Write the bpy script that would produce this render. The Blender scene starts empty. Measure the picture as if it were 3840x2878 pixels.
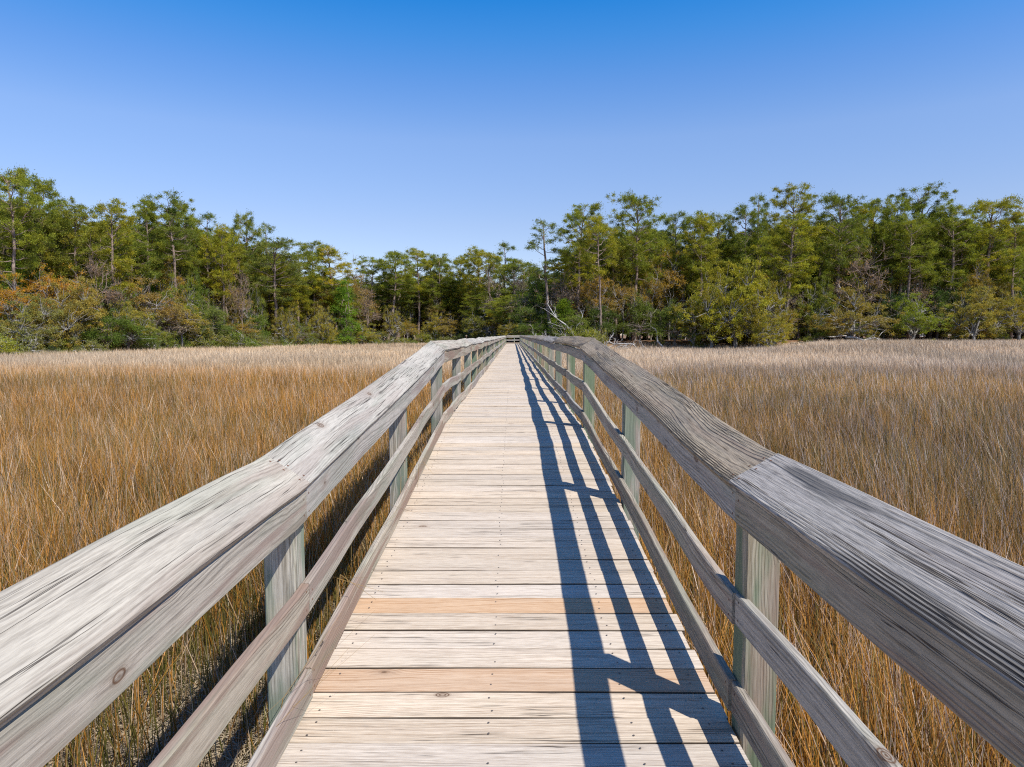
import bpy, math, random
import numpy as np
R = math.radians
SC = bpy.context.scene
COL = SC.collection
random.seed(7)
RNG = np.random.default_rng(11)

# ------------------------------------------------------------------ camera constants
CZ = 2.7
PITCH = math.atan(182 / 2530.0)
F = 2530 / 3840.0                       # focal length in image widths

def smooth(a, b, x):
    t = np.clip((np.asarray(x, float) - a) / (b - a), 0, 1)
    return t * t * (3 - 2 * t)

# ------------------------------------------------------------------ value noise
_G = np.random.default_rng(3).random((256, 256))
def vnoise(x, y):
    x = np.asarray(x, float); y = np.asarray(y, float)
    xi = np.floor(x).astype(int); yi = np.floor(y).astype(int)
    fx = x - xi; fy = y - yi
    fx = fx * fx * (3 - 2 * fx); fy = fy * fy * (3 - 2 * fy)
    a = _G[xi % 256, yi % 256]; b = _G[(xi + 1) % 256, yi % 256]
    c = _G[xi % 256, (yi + 1) % 256]; d = _G[(xi + 1) % 256, (yi + 1) % 256]
    return (a * (1 - fx) + b * fx) * (1 - fy) + (c * (1 - fx) + d * fx) * fy
def fbm(x, y, o=3):
    s = 0; a = .5; t = 0
    for k in range(o):
        s = s + a * vnoise(x * 2 ** k + 17 * k, y * 2 ** k + 5 * k); t += a; a *= .5
    return s / t

# ------------------------------------------------------------------ terrain
SU = [-2.5, -.9, -.76, -.6, -.46, -.3, -.143, -.06, -.02, 0, .03, .1, .2, .35, .5, .76, 2.5]
SY = [40, 62, 71, 79, 98, 122, 148, 146, 120, 106, 99, 97, 99, 97, 97, 99, 99]
def shore(u):
    return np.interp(u, SU, SY)
def ground(x, y):
    x = np.asarray(x, float); y = np.asarray(y, float)
    yy = np.maximum(y, 1.0)
    u = np.clip(x / yy, -2.5, 2.5)
    s = y - shore(u)
    bank = np.interp(u, [-.8, -.4, -.1, .0, .06, .2, .5, .8], [.9, 1.0, .9, 1.0, 1.75, 1.85, 1.9, 2.1])
    rise = smooth(52, 94, y) * smooth(.33, .50, u) * 1.15
    z = np.maximum(smooth(-1.5, 5.5, s) * bank, rise * (1 - smooth(0, 6, s)) + smooth(0, 6, s) * bank)
    z = z + (fbm(x * .35, y * .35) - .5) * .10 + smooth(0, 20, s) * (fbm(x * .12 + 9, y * .12) - .5) * .5
    z = np.where(y < 1, (fbm(x * .35, y * .35) - .5) * .10, z)
    return z

# ------------------------------------------------------------------ mesh helpers
def new_mesh(name, V, faces_flat, loop_n, mats, attrs=None, mat_idx=None, smooth_shade=False):
    V = np.asarray(V, np.float32)
    me = bpy.data.meshes.new(name)
    me.vertices.add(len(V)); me.vertices.foreach_set('co', V.ravel())
    ff = np.asarray(faces_flat, np.int32); ln = np.asarray(loop_n, np.int32)
    me.loops.add(len(ff)); me.loops.foreach_set('vertex_index', ff)
    me.polygons.add(len(ln))
    st = np.concatenate([[0], np.cumsum(ln)[:-1]]).astype(np.int32)
    me.polygons.foreach_set('loop_start', st)
    for m in mats: me.materials.append(m)
    if mat_idx is not None: me.polygons.foreach_set('material_index', np.asarray(mat_idx, np.int32))
    me.polygons.foreach_set('use_smooth', np.full(len(ln), bool(smooth_shade)))
    for an, (ty, data) in (attrs or {}).items():
        at = me.attributes.new(an, ty, 'POINT')
        key = 'value' if ty == 'FLOAT' else ('vector' if ty == 'FLOAT_VECTOR' else 'color')
        at.data.foreach_set(key, np.asarray(data, np.float32).ravel())
    me.update(calc_edges=True)
    return me

class MB:
    """collects polygons with the attributes wc (coordinates inside the board) and rnd"""
    def __init__(s): s.V = []; s.W = []; s.E = []; s.Rn = []; s.f = []; s.n = []; s.mi = []
    def add(s, V, faces, W=None, rnd=0.5, mi=0, E=None):
        b = len(s.V); s.E += list(E) if E is not None else [0.0] * len(V); s.V += [tuple(v) for v in V]
        s.W += [tuple(w) for w in (W if W is not None else V)]
        s.Rn += [rnd] * len(V)
        for q in faces:
            s.f += [b + i for i in q]; s.n.append(len(q)); s.mi.append(mi)
    def mesh(s, name, mats, sm=False):
        return new_mesh(name, s.V, s.f, s.n, mats, {'wc': ('FLOAT_VECTOR', s.W), 'rnd': ('FLOAT', s.Rn), 'ew': ('FLOAT', s.E)}, s.mi, sm)

def link(name, me, parent=None):
    o = bpy.data.objects.new(name, me); COL.objects.link(o)
    if parent is not None: o.parent = parent
    return o
def empty(name, loc=(0, 0, 0), rz=0, parent=None):
    o = bpy.data.objects.new(name, None); COL.objects.link(o)
    o.location = loc; o.rotation_euler = (0, 0, rz); o.empty_display_size = .3
    if parent is not None: o.parent = parent
    return o
def tag(o, label=None, cat=None, group=None, kind=None):
    if label: o['label'] = label
    if cat: o['category'] = cat
    if group: o['group'] = group
    if kind: o['kind'] = kind
    return o

def board(mb, stations, hw, ht, off, rnd, ch=.004, mi=0, tilt=0.0):
    """stations: list of (l, centre, widthAxis, thickAxis); chamfered rectangular section"""
    sec = [(-hw + ch, -ht), (hw - ch, -ht), (hw, -ht + ch), (hw, ht - ch), (hw - ch, ht), (-hw + ch, ht), (-hw, ht - ch), (-hw, -ht + ch)]
    V = []; W = []; E = []
    for (l, c, wa, ta) in stations:
        for (w, t) in sec:
            V.append((c[0] + wa[0] * w + ta[0] * t, c[1] + wa[1] * w + ta[1] * t, c[2] + wa[2] * w + ta[2] * t))
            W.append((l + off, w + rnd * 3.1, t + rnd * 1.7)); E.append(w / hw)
    n = len(stations); Fc = []
    for i in range(n - 1):
        for k in range(8):
            a = i * 8 + k; b = i * 8 + (k + 1) % 8
            Fc.append((a, b, b + 8, a + 8))
    Fc.append(tuple(range(7, -1, -1))); Fc.append(tuple((n - 1) * 8 + k for k in range(8)))
    mb.add(V, Fc, W, rnd, mi, E)

def tube_arr(pts, rad, sides=6, cap=True):
    pts = np.asarray(pts, float); n = len(pts)
    V = np.zeros((n * sides, 3)); faces = []
    d = np.gradient(pts, axis=0)
    for i in range(n):
        t = d[i] / (np.linalg.norm(d[i]) + 1e-9)
        a = np.array([1., 0, 0]) if abs(t[0]) < .8 else np.array([0, 1., 0])
        u = np.cross(t, a); u /= np.linalg.norm(u); v = np.cross(t, u)
        for k in range(sides):
            an = 2 * math.pi * k / sides
            V[i * sides + k] = pts[i] + rad[i] * (math.cos(an) * u + math.sin(an) * v)
    for i in range(n - 1):
        for k in range(sides):
            a = i * sides + k; b = i * sides + (k + 1) % sides
            faces.append((a, b, b + sides, a + sides))
    if cap: faces.append(tuple((n - 1) * sides + k for k in range(sides)))
    return V, faces

# ------------------------------------------------------------------ node helpers
class NT:
    def __init__(s, name):
        s.m = bpy.data.materials.new(name); s.m.use_nodes = True
        s.t = s.m.node_tree; s.t.nodes.clear()
        s.out = s.n('ShaderNodeOutputMaterial')
    def n(s, ty, **kw):
        nd = s.t.nodes.new(ty)
        for k, v in kw.items(): setattr(nd, k, v)
        return nd
    def set(s, sock, v):
        if isinstance(v, bpy.types.NodeSocket): s.t.links.new(v, sock)
        elif v is not None:
            if sock.type == 'RGBA' and len(v) == 3: v = (*v, 1)
            sock.default_value = v
    def math(s, op, a, b=None, c=None, clamp=False):
        nd = s.n('ShaderNodeMath', operation=op, use_clamp=clamp)
        s.set(nd.inputs[0], a); s.set(nd.inputs[1], b); s.set(nd.inputs[2], c)
        return nd.outputs[0]
    def vmul(s, v, k):
        nd = s.n('ShaderNodeVectorMath', operation='MULTIPLY'); s.set(nd.inputs[0], v); nd.inputs[1].default_value = k
        return nd.outputs[0]
    def comb(s, x, y, z):
        nd = s.n('ShaderNodeCombineXYZ')
        for i, q in enumerate((x, y, z)): s.set(nd.inputs[i], q)
        return nd.outputs[0]
    def noise(s, vec, scale=1, detail=2, rough=.5, dist=0):
        nd = s.n('ShaderNodeTexNoise'); s.set(nd.inputs['Vector'], vec)
        nd.inputs['Scale'].default_value = scale; nd.inputs['Detail'].default_value = detail
        nd.inputs['Roughness'].default_value = rough; nd.inputs['Distortion'].default_value = dist
        return nd.outputs['Fac']
    def ramp(s, v, a, b, lo=0., hi=1., smoothstep=True):
        nd = s.n('ShaderNodeMapRange'); nd.interpolation_type = 'SMOOTHSTEP' if smoothstep else 'LINEAR'
        s.set(nd.inputs[0], v)
        nd.inputs[1].default_value = a; nd.inputs[2].default_value = b; nd.inputs[3].default_value = lo; nd.inputs[4].default_value = hi
        return nd.outputs[0]
    def mix(s, f, a, b, mode='MIX'):
        nd = s.n('ShaderNodeMix', data_type='RGBA', blend_type=mode)
        s.set(nd.inputs[0], f); s.set(nd.inputs[6], a); s.set(nd.inputs[7], b)
        return nd.outputs[2]
    def attr(s, name, out='Fac'):
        return s.n('ShaderNodeAttribute', attribute_name=name).outputs[out]
    def bump(s, h, strength, dist):
        nd = s.n('ShaderNodeBump'); nd.inputs['Strength'].default_value = strength; nd.inputs['Distance'].default_value = dist
        s.set(nd.inputs['Height'], h); return nd.outputs[0]
    def principled(s, col, rough=.8, spec=.25, normal=None):
        nd = s.n('ShaderNodeBsdfPrincipled'); s.set(nd.inputs['Base Color'], col); s.set(nd.inputs['Roughness'], rough)
        nd.inputs['Specular IOR Level'].default_value = spec
        if normal is not None: s.set(nd.inputs['Normal'], normal)
        s.t.links.new(nd.outputs[0], s.out.inputs[0]); return s.m

def wood(name, light, dark, ring_f=.011, ring_amt=.35, crack=.012, crack_gate=.5, purple=.2, green=.1, grey=.3, knot=.9, bump=.5, streak=.5, ringdist=.03, ringpow=2.4, vr=(.84, 1.12), sr=(.6, 1.35), edge=None, pth=.50, gth=.46, char=0, band=0):
    N = NT(name)
    wc = N.attr('wc', 'Vector'); rnd = N.attr('rnd')
    sp = N.n('ShaderNodeSeparateXYZ'); N.set(sp.inputs[0], wc); L, W, T = sp.outputs
    warp = N.math('SUBTRACT', N.noise(N.vmul(wc, (1.6, 7, 7)), 1, 3), .5)
    # knots: sparse cells, the rings bow round them
    vo = N.n('ShaderNodeTexVoronoi'); N.set(vo.inputs['Vector'], N.vmul(wc, (4.2, 8, 8))); vo.inputs['Scale'].default_value = 1
    cs = N.n('ShaderNodeSeparateColor'); N.set(cs.inputs[0], vo.outputs['Color'])
    gate = N.math('GREATER_THAN', cs.outputs[0], knot)
    kd = vo.outputs['Distance']
    kmask = N.math('MULTIPLY', N.ramp(kd, .20, .14), gate)
    khalo = N.math('MULTIPLY', N.ramp(kd, .5, .12), gate)
    cw = N.math('MULTIPLY', N.math('SUBTRACT', N.noise(N.comb(N.math('MULTIPLY', L, .35), N.math('MULTIPLY', rnd, 37), 0), 1, 2), .5), .35)
    wloc = N.math('SUBTRACT', W, N.math('MULTIPLY', rnd, 3.1))
    dw = N.math('ADD', N.math('SUBTRACT', wloc, cw), N.math('ADD', N.math('MULTIPLY', warp, ringdist), N.math('MULTIPLY', khalo, .018)))
    dt = N.math('ADD', N.math('SUBTRACT', T, N.math('MULTIPLY', rnd, 1.7)), .055)
    rr = N.math('SQRT', N.math('ADD', N.math('MULTIPLY', dw, dw), N.math('MULTIPLY', dt, dt)))
    rings = N.math('ADD', N.math('MULTIPLY', N.math('SINE', N.math('MULTIPLY', rr, 2 * math.pi / ring_f)), .5), .5)
    rings = N.math('MULTIPLY', N.math('POWER', rings, ringpow), N.ramp(N.noise(N.vmul(wc, (.8, 11, 11)), 1, 3), .36, .62, .15, 1.15))
    fine = N.noise(N.vmul(wc, (11, 230, 230)), 1, 3, .65)
    mid = N.noise(N.vmul(wc, (1.3, 105, 105)), 1, 5, .7)
    broad = N.noise(N.vmul(wc, (.9, 7, 7)), 1, 4, .6)
    fac = N.math('ADD', N.math('MULTIPLY', rings, ring_amt), N.math('ADD', N.math('MULTIPLY', N.ramp(mid, .35, .75), streak), N.math('MULTIPLY', N.ramp(fine, .36, .66), .5)))
    fac = N.math('SUBTRACT', fac, .12, clamp=True)
    col = N.mix(fac, light, dark)
    # weather tones: grey, purplish heart, green algae
    col = N.mix(N.math('MULTIPLY', N.ramp(broad, .45, .72), grey), col, (.235, .22, .195))
    pn = N.noise(N.vmul(wc, (.55, 9, 9)), 1, 3, .55, .4)
    col = N.mix(N.math('MULTIPLY', N.ramp(pn, pth, pth + .12), purple), col, (.25, .175, .145))
    gn = N.noise(N.vmul(wc, (.8, 5, 11)), 1.3, 3, .6)
    col = N.mix(N.math('MULTIPLY', N.ramp(gn, gth, gth + .16), green), col, (.13, .19, .125))
    # plank to plank tone
    tone = N.n('ShaderNodeHueSaturation'); N.set(tone.inputs['Color'], col)
    N.set(tone.inputs['Value'], N.ramp(rnd, 0, 1, vr[0], vr[1], False)); N.set(tone.inputs['Saturation'], N.ramp(N.math('FRACT', N.math('MULTIPLY', rnd, 7.3)), 0, 1, sr[0], sr[1], False))
    col = tone.outputs[0]
    # knots
    kring = N.math('ADD', N.math('MULTIPLY', N.math('SINE', N.math('MULTIPLY', kd, 110)), .3), .7)
    col = N.mix(N.math('MULTIPLY', kmask, kring), col, (.14, .085, .055))
    col = N.mix(N.math('MULTIPLY', N.math('MULTIPLY', khalo, N.math('SUBTRACT', 1, kmask)), .3), col, (.28, .21, .16))
    # checks along the grain
    cn = N.noise(N.comb(N.math('MULTIPLY', L, .42), N.math('ADD', N.math('MULTIPLY', W, 40), N.math('MULTIPLY', warp, 1.1)), N.math('MULTIPLY', T, 16)), 1, 3, .5)
    cg = N.ramp(N.noise(N.vmul(wc, (.9, 6, 4)), 1.7, 2), crack_gate, crack_gate + .08)
    cm = N.math('MULTIPLY', N.ramp(N.math('ABSOLUTE', N.math('SUBTRACT', cn, .5)), crack, crack * .3), cg)
    col = N.mix(N.math('MULTIPLY', cm, .85), col, (.045, .035, .03))
    if char:                                               # charcoal weathering and a band of deep parallel checks
        qn = N.noise(N.vmul(wc, (.75, 10, 6)), 1, 4, .6)
        col = N.mix(N.math('MULTIPLY', N.ramp(qn, .52, .64), char), col, (.105, .10, .095))
    if band:
        bm_ = N.math('MULTIPLY', N.ramp(N.math('ADD', wloc, N.math('MULTIPLY', warp, .03)), -.052, -.078), N.ramp(N.noise(N.vmul(wc, (.5, 3, 3)), 1, 2), .38, .55))
        ln_ = N.math('SINE', N.math('ADD', N.math('MULTIPLY', wloc, 2 * math.pi / .0115), N.math('MULTIPLY', warp, 3)))
        bm_ = N.math('MULTIPLY', bm_, N.ramp(ln_, .05, .55))
        col = N.mix(N.math('MULTIPLY', bm_, band), col, (.05, .042, .036)); cm = N.math('MAXIMUM', cm, bm_)
    if edge:                                               # darkened board edges: grime, plus gap shade painted into the colour
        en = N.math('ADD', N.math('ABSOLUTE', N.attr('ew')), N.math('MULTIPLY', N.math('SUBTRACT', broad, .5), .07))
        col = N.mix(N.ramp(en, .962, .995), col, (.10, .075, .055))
    h = N.math('SUBTRACT', N.math('ADD', N.math('MULTIPLY', N.math('SUBTRACT', 1, rings), .35), N.math('ADD', N.math('MULTIPLY', fine, -.3), N.math('MULTIPLY', mid, -.5))), N.math('MULTIPLY', cm, 1.3))
    return N.principled(col, .95, .06, N.bump(h, bump, .006))

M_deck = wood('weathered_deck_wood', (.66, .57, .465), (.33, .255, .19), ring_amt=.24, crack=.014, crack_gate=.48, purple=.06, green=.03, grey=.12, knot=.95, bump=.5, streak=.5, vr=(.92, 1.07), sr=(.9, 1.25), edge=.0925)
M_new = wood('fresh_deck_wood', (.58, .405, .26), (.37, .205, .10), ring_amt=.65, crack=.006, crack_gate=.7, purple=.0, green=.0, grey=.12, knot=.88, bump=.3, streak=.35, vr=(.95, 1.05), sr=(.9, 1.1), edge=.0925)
M_capL = wood('pale_cap_wood', (.50, .455, .38), (.26, .23, .19), ring_amt=.42, crack=.016, crack_gate=.42, purple=.3, green=.18, grey=.45, knot=.88, bump=.7, streak=.4, vr=(.95, 1.1), sr=(.8, 1.3))
M_railL = wood('pale_rail_wood', (.49, .435, .36), (.25, .215, .175), ring_amt=.55, crack=.006, crack_gate=.60, purple=.7, green=.25, grey=.25, knot=.82, bump=.5, ringdist=.05, vr=(.92, 1.08), pth=.46)
M_capR = wood('cracked_cap_wood', (.50, .42, .325), (.13, .105, .085), ring_f=.010, ring_amt=.55, crack=.015, crack_gate=.44, purple=.2, green=.08, grey=.5, knot=.88, bump=.9, ringdist=.03, ringpow=4, streak=.5, vr=(.92, 1.06), char=.75, band=.95)
M_railR = wood('grey_rail_wood', (.47, .42, .345), (.20, .175, .14), ring_amt=.55, crack=.010, crack_gate=.52, purple=.45, green=.2, grey=.5, knot=.80, bump=.6, ringdist=.05)
M_post = wood('post_wood', (.50, .455, .37), (.24, .205, .15), ring_f=.013, ring_amt=.65, crack=.010, crack_gate=.55, purple=.5, green=.75, grey=.2, knot=.85, bump=.5, ringdist=.06, sr=(.8, 1.7), gth=.42)
M_beam = wood('beam_wood', (.30, .26, .21), (.15, .12, .09), grey=.3, green=.3)
def plain(name, c, rough=.6, spec=.3, metal=0, var=.12, scale=14):
    N = NT(name)
    tc = N.n('ShaderNodeTexCoord').outputs['Object']
    v = N.noise(tc, scale, 4)
    col = N.mix(N.ramp(v, .3, .7), tuple(q * (1 - var) for q in c), tuple(min(1, q * (1 + var)) for q in c))
    m = N.principled(col, rough, spec)
    return m
M_rust = plain('rusty_nail', (.16, .075, .045), .8, .2)
M_nail = plain('nail_steel', (.10, .085, .075), .5, .5)

# ------------------------------------------------------------------ boardwalk
YB = 9.1; Y0 = -4.0; YE = 94.6; YF = 96.7
YA = 2.88
def deckz(y): return .8 + .0735 * YA if y < YA else (.8 + .0735 * y if y < YB else .8 + .0735 * YB)
def ang(y): return 0.0 if y < YA else (math.atan(.0735) if y < YB else 0.0)
def wave(seed, amp):
    r = random.Random(seed); ks = [(r.uniform(.7, 1.1), r.uniform(0, 6.3), amp), (r.uniform(1.6, 2.3), r.uniform(0, 6.3), amp * .75), (r.uniform(3.2, 4.6), r.uniform(0, 6.3), amp * .4), (r.uniform(7, 9), r.uniform(0, 6.3), amp * .16)]
    return lambda y: (.5 + .6 * min(1, max(0, (y - 6) / 8))) * sum(a * math.sin(k * y + p) for k, p, a in ks)

walk = empty('boardwalk', (0, 0, 0))
tag(walk, 'long weathered wooden boardwalk with railings crossing the brown marsh to the woods', 'boardwalk')

# deck planks
edges = [2.686, 2.872, 3.061, 3.261, 3.443, 3.634, 3.83, 4.026, 4.217, 4.418, 4.613, 4.818]
y = 2.686; pre = []
while y > Y0: y -= random.uniform(.186, .198); pre.append(y)
edges = pre[::-1] + edges
while edges[-1] < YF - .1: edges.append(edges[-1] + random.uniform(.186, .199))
dk = MB(); newb = {3.061, 3.83}
rr = random.Random(5)
def plank(mb, ya, yb, rnd, x0=-.945, x1=.945, mi=0, dz=0.0):
    yc = (ya + yb) / 2; z = deckz(yc) - .019 + dz; an = ang(yc) + rr.gauss(0, .006)
    wa = (0, math.cos(an), math.sin(an)); ta = (0, -math.sin(an), math.cos(an))
    off = rr.uniform(0, 300)
    n = 9 if ya < 14 else 4
    st = []
    ph = rr.uniform(0, 6)
    for i in range(n):
        x = x0 + (x1 - x0) * i / (n - 1)
        yy = yc + .0022 * math.sin(3 * x + ph); zz = z + .0022 * math.sin(2.2 * x + ph * 2)
        st.append((x, (x, yy, zz), wa, ta))
    board(mb, st, (yb - ya) / 2 - rr.uniform(.0028, .0045), .019, off, rnd, .004, mi)
def nail(mb, x, y, z, an, mi):
    r = .0052; V = []; n = 6
    for k in range(n):
        a = 2 * math.pi * k / n
        V.append((x + r * math.cos(a), y + r * math.sin(a), z + r * math.sin(a) * math.tan(an)))
    V.append((x, y, z + .0016))
    mb.add(V, [(k, (k + 1) % n, n) for k in range(n)], None, .5, mi)
for a, b in zip(edges[:-1], edges[1:]):
    rnd = rr.random(); isn = any(abs(a - q) < .001 for q in newb)
    x1 = .945 + rr.uniform(-.012, .012); x0 = -.945 + rr.uniform(-.012, .012)
    if a > YE - .1: x1 = 4.5
    if isn:
        nb = MB(); plank(nb, a, b, rnd * .4 + .4, x0, x1)
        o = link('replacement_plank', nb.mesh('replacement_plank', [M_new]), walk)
        o['label'] = 'newer orange toned plank nearest the camera' if a < 3.5 else 'newer orange toned plank four planks beyond the first'
    else:
        plank(dk, a, b, rnd, x0, x1, dz=rr.gauss(0, .0012))
    if a < 16:
        for xn in (-.86, 0.0 - .1, .52, .86):
            for q in (.28, .74):
                if rr.random() < .85:
                    yn = a + (b - a) * (q + rr.uniform(-.06, .06)); nail(dk, xn + rr.uniform(-.012, .012), yn, deckz(yn) + .0035, ang(yn), 1)
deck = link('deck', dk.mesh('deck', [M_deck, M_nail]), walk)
for xs in (-.80, 0.0, .80):
    b_ = MB()
    st = [(yy, (xs, yy, deckz(yy) - .038 - .105), (0, 0, 1), (1, 0, 0)) for yy in np.arange(Y0, YF, .9)]
    board(b_, st, .095, .02, xs * 7 + 30, .3)
    link('joist', b_.mesh('joist', [M_beam]), walk)

POSTS = {-1: [-3.1, -.07, 2.98, 6.03, 9.08], 1: [-3.35, -.28, 2.78, 5.87, 9.02]}
for s in (-1, 1):
    while POSTS[s][-1] + 3.06 < YE - .5: POSTS[s].append(POSTS[s][-1] + 3.06)
    POSTS[s].append(YE if s == 1 else YF - .06)
RAISE = {-1: 0.0, 1: .052}

def railing(s, name_label):
    rl = empty('railing', (0, 0, 0), 0, walk); rl['label'] = name_label
    up = RAISE[s]; ps = POSTS[s]; yend = ps[-1]
    wx = wave(10 + s, .0085); wz = wave(20 + s, .0075)
    mx = wave(30 + s, .008); mz = wave(40 + s, .009)
    tx = wave(50 + s, .007); tz = wave(60 + s, .007)
    rg = random.Random(70 + s)
    mc, mr = (M_capL, M_railL) if s < 0 else (M_capR, M_railR)
    rail_w = .93 if s > 0 else .92
    # posts
    for p in ps:
        mb = MB(); xb = s * (.958 + .07); dx = rg.gauss(0, .005); off = rg.uniform(0, 200); rnd = rg.random()
        top = deckz(p) + 1.015 + up
        bot = float(ground(xb, p)) - .25
        st = [(zz - bot, (xb + wx(p) * (zz - bot) / (top - bot) + dx, p, zz), (s, 0, 0), (0, 1, 0)) for zz in np.linspace(bot, top, 9)]
        board(mb, st, .07, .07, off, rnd, .006)
        link('post', mb.mesh('post', [M_post]), rl)
    def run(name, m, zc, hw, ht, xc, fx, fz, joints, tiltang, lift=0.0, jit=.003):
        js = [Y0] + joints + [yend + (.07 if name != 'cap_board' else .09)]
        for a, b in zip(js[:-1], js[1:]):
            mb = MB(); off = rg.uniform(0, 400); rnd = rg.random(); jx = rg.gauss(0, jit); jz = rg.gauss(0, jit * .7); ja = rg.gauss(0, .012)
            n = max(4, int((b - a) / (.14 if a < 20 else .3)))
            st = []
            for i in range(n + 1):
                yy = a + .0025 + (b - a - .005) * i / n
                an = tiltang + ja + .02 * math.sin(yy * 1.7 + rnd * 6) if tiltang else 0
                wa = (s * math.cos(an), 0, math.sin(an)); ta = (-s * math.sin(an), 0, math.cos(an))
                if not tiltang: wa = (0, 0, 1); ta = (-s, 0, 0)
                st.append((yy, (s * (xc + jx) + fx(yy), yy, deckz(min(yy, 200)) + zc + up + fz(yy) + jz), wa, ta))
            board(mb, st, hw, ht, off, rnd, .005)
            for p in ps:
                for dy in ((-.035, .035) if a + .1 < p < b - .1 else ((.04,) if abs(p - a) < .1 else ((-.04,) if abs(p - b) < .1 else ()))):
                    yy = p + dy
                    if p > 22 or p < 0: continue
                    i = min(range(len(st)), key=lambda q: abs(st[q][0] - yy)); k2 = min(i + 1, len(st) - 1) if st[i][0] < yy else max(i - 1, 0)
                    fr = abs(yy - st[i][0]) / max(1e-6, abs(st[k2][0] - st[i][0])) if k2 != i else 0
                    c = [st[i][1][q] * (1 - fr) + st[k2][1][q] * fr for q in range(3)]; wa, ta = st[i][2], st[i][3]
                    for w in (-.62, .0, .55) if tiltang else (-.5, .5):
                        w2 = w * hw + rg.uniform(-.012, .012); rn_ = .0065 if tiltang else .0055
                        ctr = [c[q] + wa[q] * w2 + ta[q] * (ht + .0008) for q in range(3)]
                        Vn = [tuple(ctr[q] + rn_ * (math.cos(1.047 * m_) * wa[q] + (math.sin(1.047 * m_) if q == 1 else 0)) for q in range(3)) for m_ in range(6)]
                        Vn.append(tuple(ctr[q] + ta[q] * .0015 for q in range(3)))
                        mb.add(Vn, [(m_, (m_ + 1) % 6, 6) for m_ in range(6)], None, .5, 1)
            o = link(name, mb.mesh(name, [m, M_rust]), rl)
    J2 = [p for i, p in enumerate(ps[:-1]) if i % 2 == 0 and p > 0 and p < yend - 2]       # every second post
    J2 = [YB if abs(p - 9.05) < .1 else p for p in J2]
    Jc = [ps[2], YB] + [p for i, p in enumerate(ps[5:-1]) if i % 2 == 1]
    Ja = [ps[2], YB] + [p for i, p in enumerate(ps[5:-1]) if i % 2 == 1]
    Jb = [ps[2], YB] + [p for i, p in enumerate(ps[5:-1]) if i % 2 == 0]
    run('top_rail', mr, .917, .07, .019, rail_w + .019, wx, wz, Ja, 0)
    run('middle_rail', mr, .495 if s < 0 else .49, .068, .019, rail_w + .019, mx, mz, Jb, 0, jit=.006)
    run('toe_board', mr, .092, .07, .019, rail_w + .019, tx, tz, Ja, 0, jit=.006)
    ta = math.atan2(.123, .205); L = .239
    ci = (.902, 1.025)                                    # inner top edge of the cap
    xc = ci[0] + math.cos(ta) * L / 2 + math.sin(ta) * .019; zc = ci[1] + math.sin(ta) * L / 2 - math.cos(ta) * .019
    run('cap_board', mc, zc, L / 2, .019, xc, wx, wz, Jc, ta, jit=.006)
    return rl
railing(-1, 'pale grey railing along the shadowless left edge of the deck')
railing(1, 'darker cracked railing casting striped shadow on the deck')

# far landing: end railing across the deck, turning right
er = empty('railing', (0, 0, 0), 0, walk); er['label'] = 'end railing closing the far landing of the boardwalk'
zD = deckz(90)
for i, xx in enumerate((.2, 1.6, 3.0, 4.45)):
    mb = MB(); board(mb, [(zz, (xx, YF + .03, zz), (1, 0, 0), (0, 1, 0)) for zz in np.linspace(float(ground(xx, YF)) - .2, zD + 1.03, 6)], .06, .06, i * 9, random.random())
    link('post', mb.mesh('post', [M_post]), er)
for nm, zc, hw, m in (('top_rail', .93, .07, M_railL), ('middle_rail', .5, .07, M_railL), ('toe_board', .09, .07, M_railL)):
    mb = MB(); board(mb, [(xx, (xx, YF - .055, zD + zc + .004 * math.sin(xx * 2)), (0, 0, 1), (0, 1, 0)) for xx in np.linspace(-.9, 4.5, 10)], hw, .019, random.uniform(0, 99), random.random())
    link(nm, mb.mesh(nm, [m]), er)
mb = MB(); board(mb, [(xx, (xx, YF + .02, zD + 1.085), (0, math.cos(.5), math.sin(.5)), (0, -math.sin(.5), math.cos(.5))) for xx in np.linspace(-.9, 4.55, 10)], .115, .019, 12, .4)
link('cap_board', mb.mesh('cap_board', [M_capL]), er)
# near-side railing of the side arm
for xx in (2.75, 4.45):
    mb = MB(); board(mb, [(zz, (xx, YE - .05, zz), (1, 0, 0), (0, 1, 0)) for zz in np.linspace(float(ground(xx, YE)) - .2, zD + 1.03, 6)], .06, .06, xx * 9, random.random())
    link('post', mb.mesh('post', [M_post]), er)
for nm, zc in (('top_rail', .93), ('middle_rail', .5), ('toe_board', .09)):
    mb = MB(); board(mb, [(xx, (xx, YE + .03, zD + zc), (0, 0, 1), (0, 1, 0)) for xx in np.linspace(1.05, 4.5, 8)], .07, .019, random.uniform(0, 99), random.random())
    link(nm, mb.mesh(nm, [M_railR]), er)

# ------------------------------------------------------------------ ground sheet
def mat_ground():
    N = NT('marsh_soil')
    tc = N.n('ShaderNodeTexCoord').outputs['Object']
    fo = N.attr('forest')
    a = N.noise(tc, 1.3, 5, .6); b = N.noise(tc, 14, 5, .7); c = N.noise(tc, 90, 3, .7)
    sand = N.mix(N.ramp(a, .35, .65), (.46, .35, .22), (.30, .22, .135))
    sand = N.mix(N.ramp(b, .45, .7), sand, (.17, .13, .085))
    sand = N.mix(N.math('MULTIPLY', N.ramp(c, .5, .75), .6), sand, (.48, .41, .30))
    d = N.noise(tc, .55, 4, .6)
    fl = N.mix(N.ramp(b, .35, .65), (.24, .115, .055), (.15, .085, .045))
    fl = N.mix(N.ramp(d, .52, .62), fl, (.40, .31, .225))
    col = N.mix(fo, sand, fl)
    h = N.math('ADD', N.math('MULTIPLY', b, 1.), N.math('MULTIPLY', c, .4))
    return N.principled(col, .95, .1, N.bump(h, .8, .04))
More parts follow.
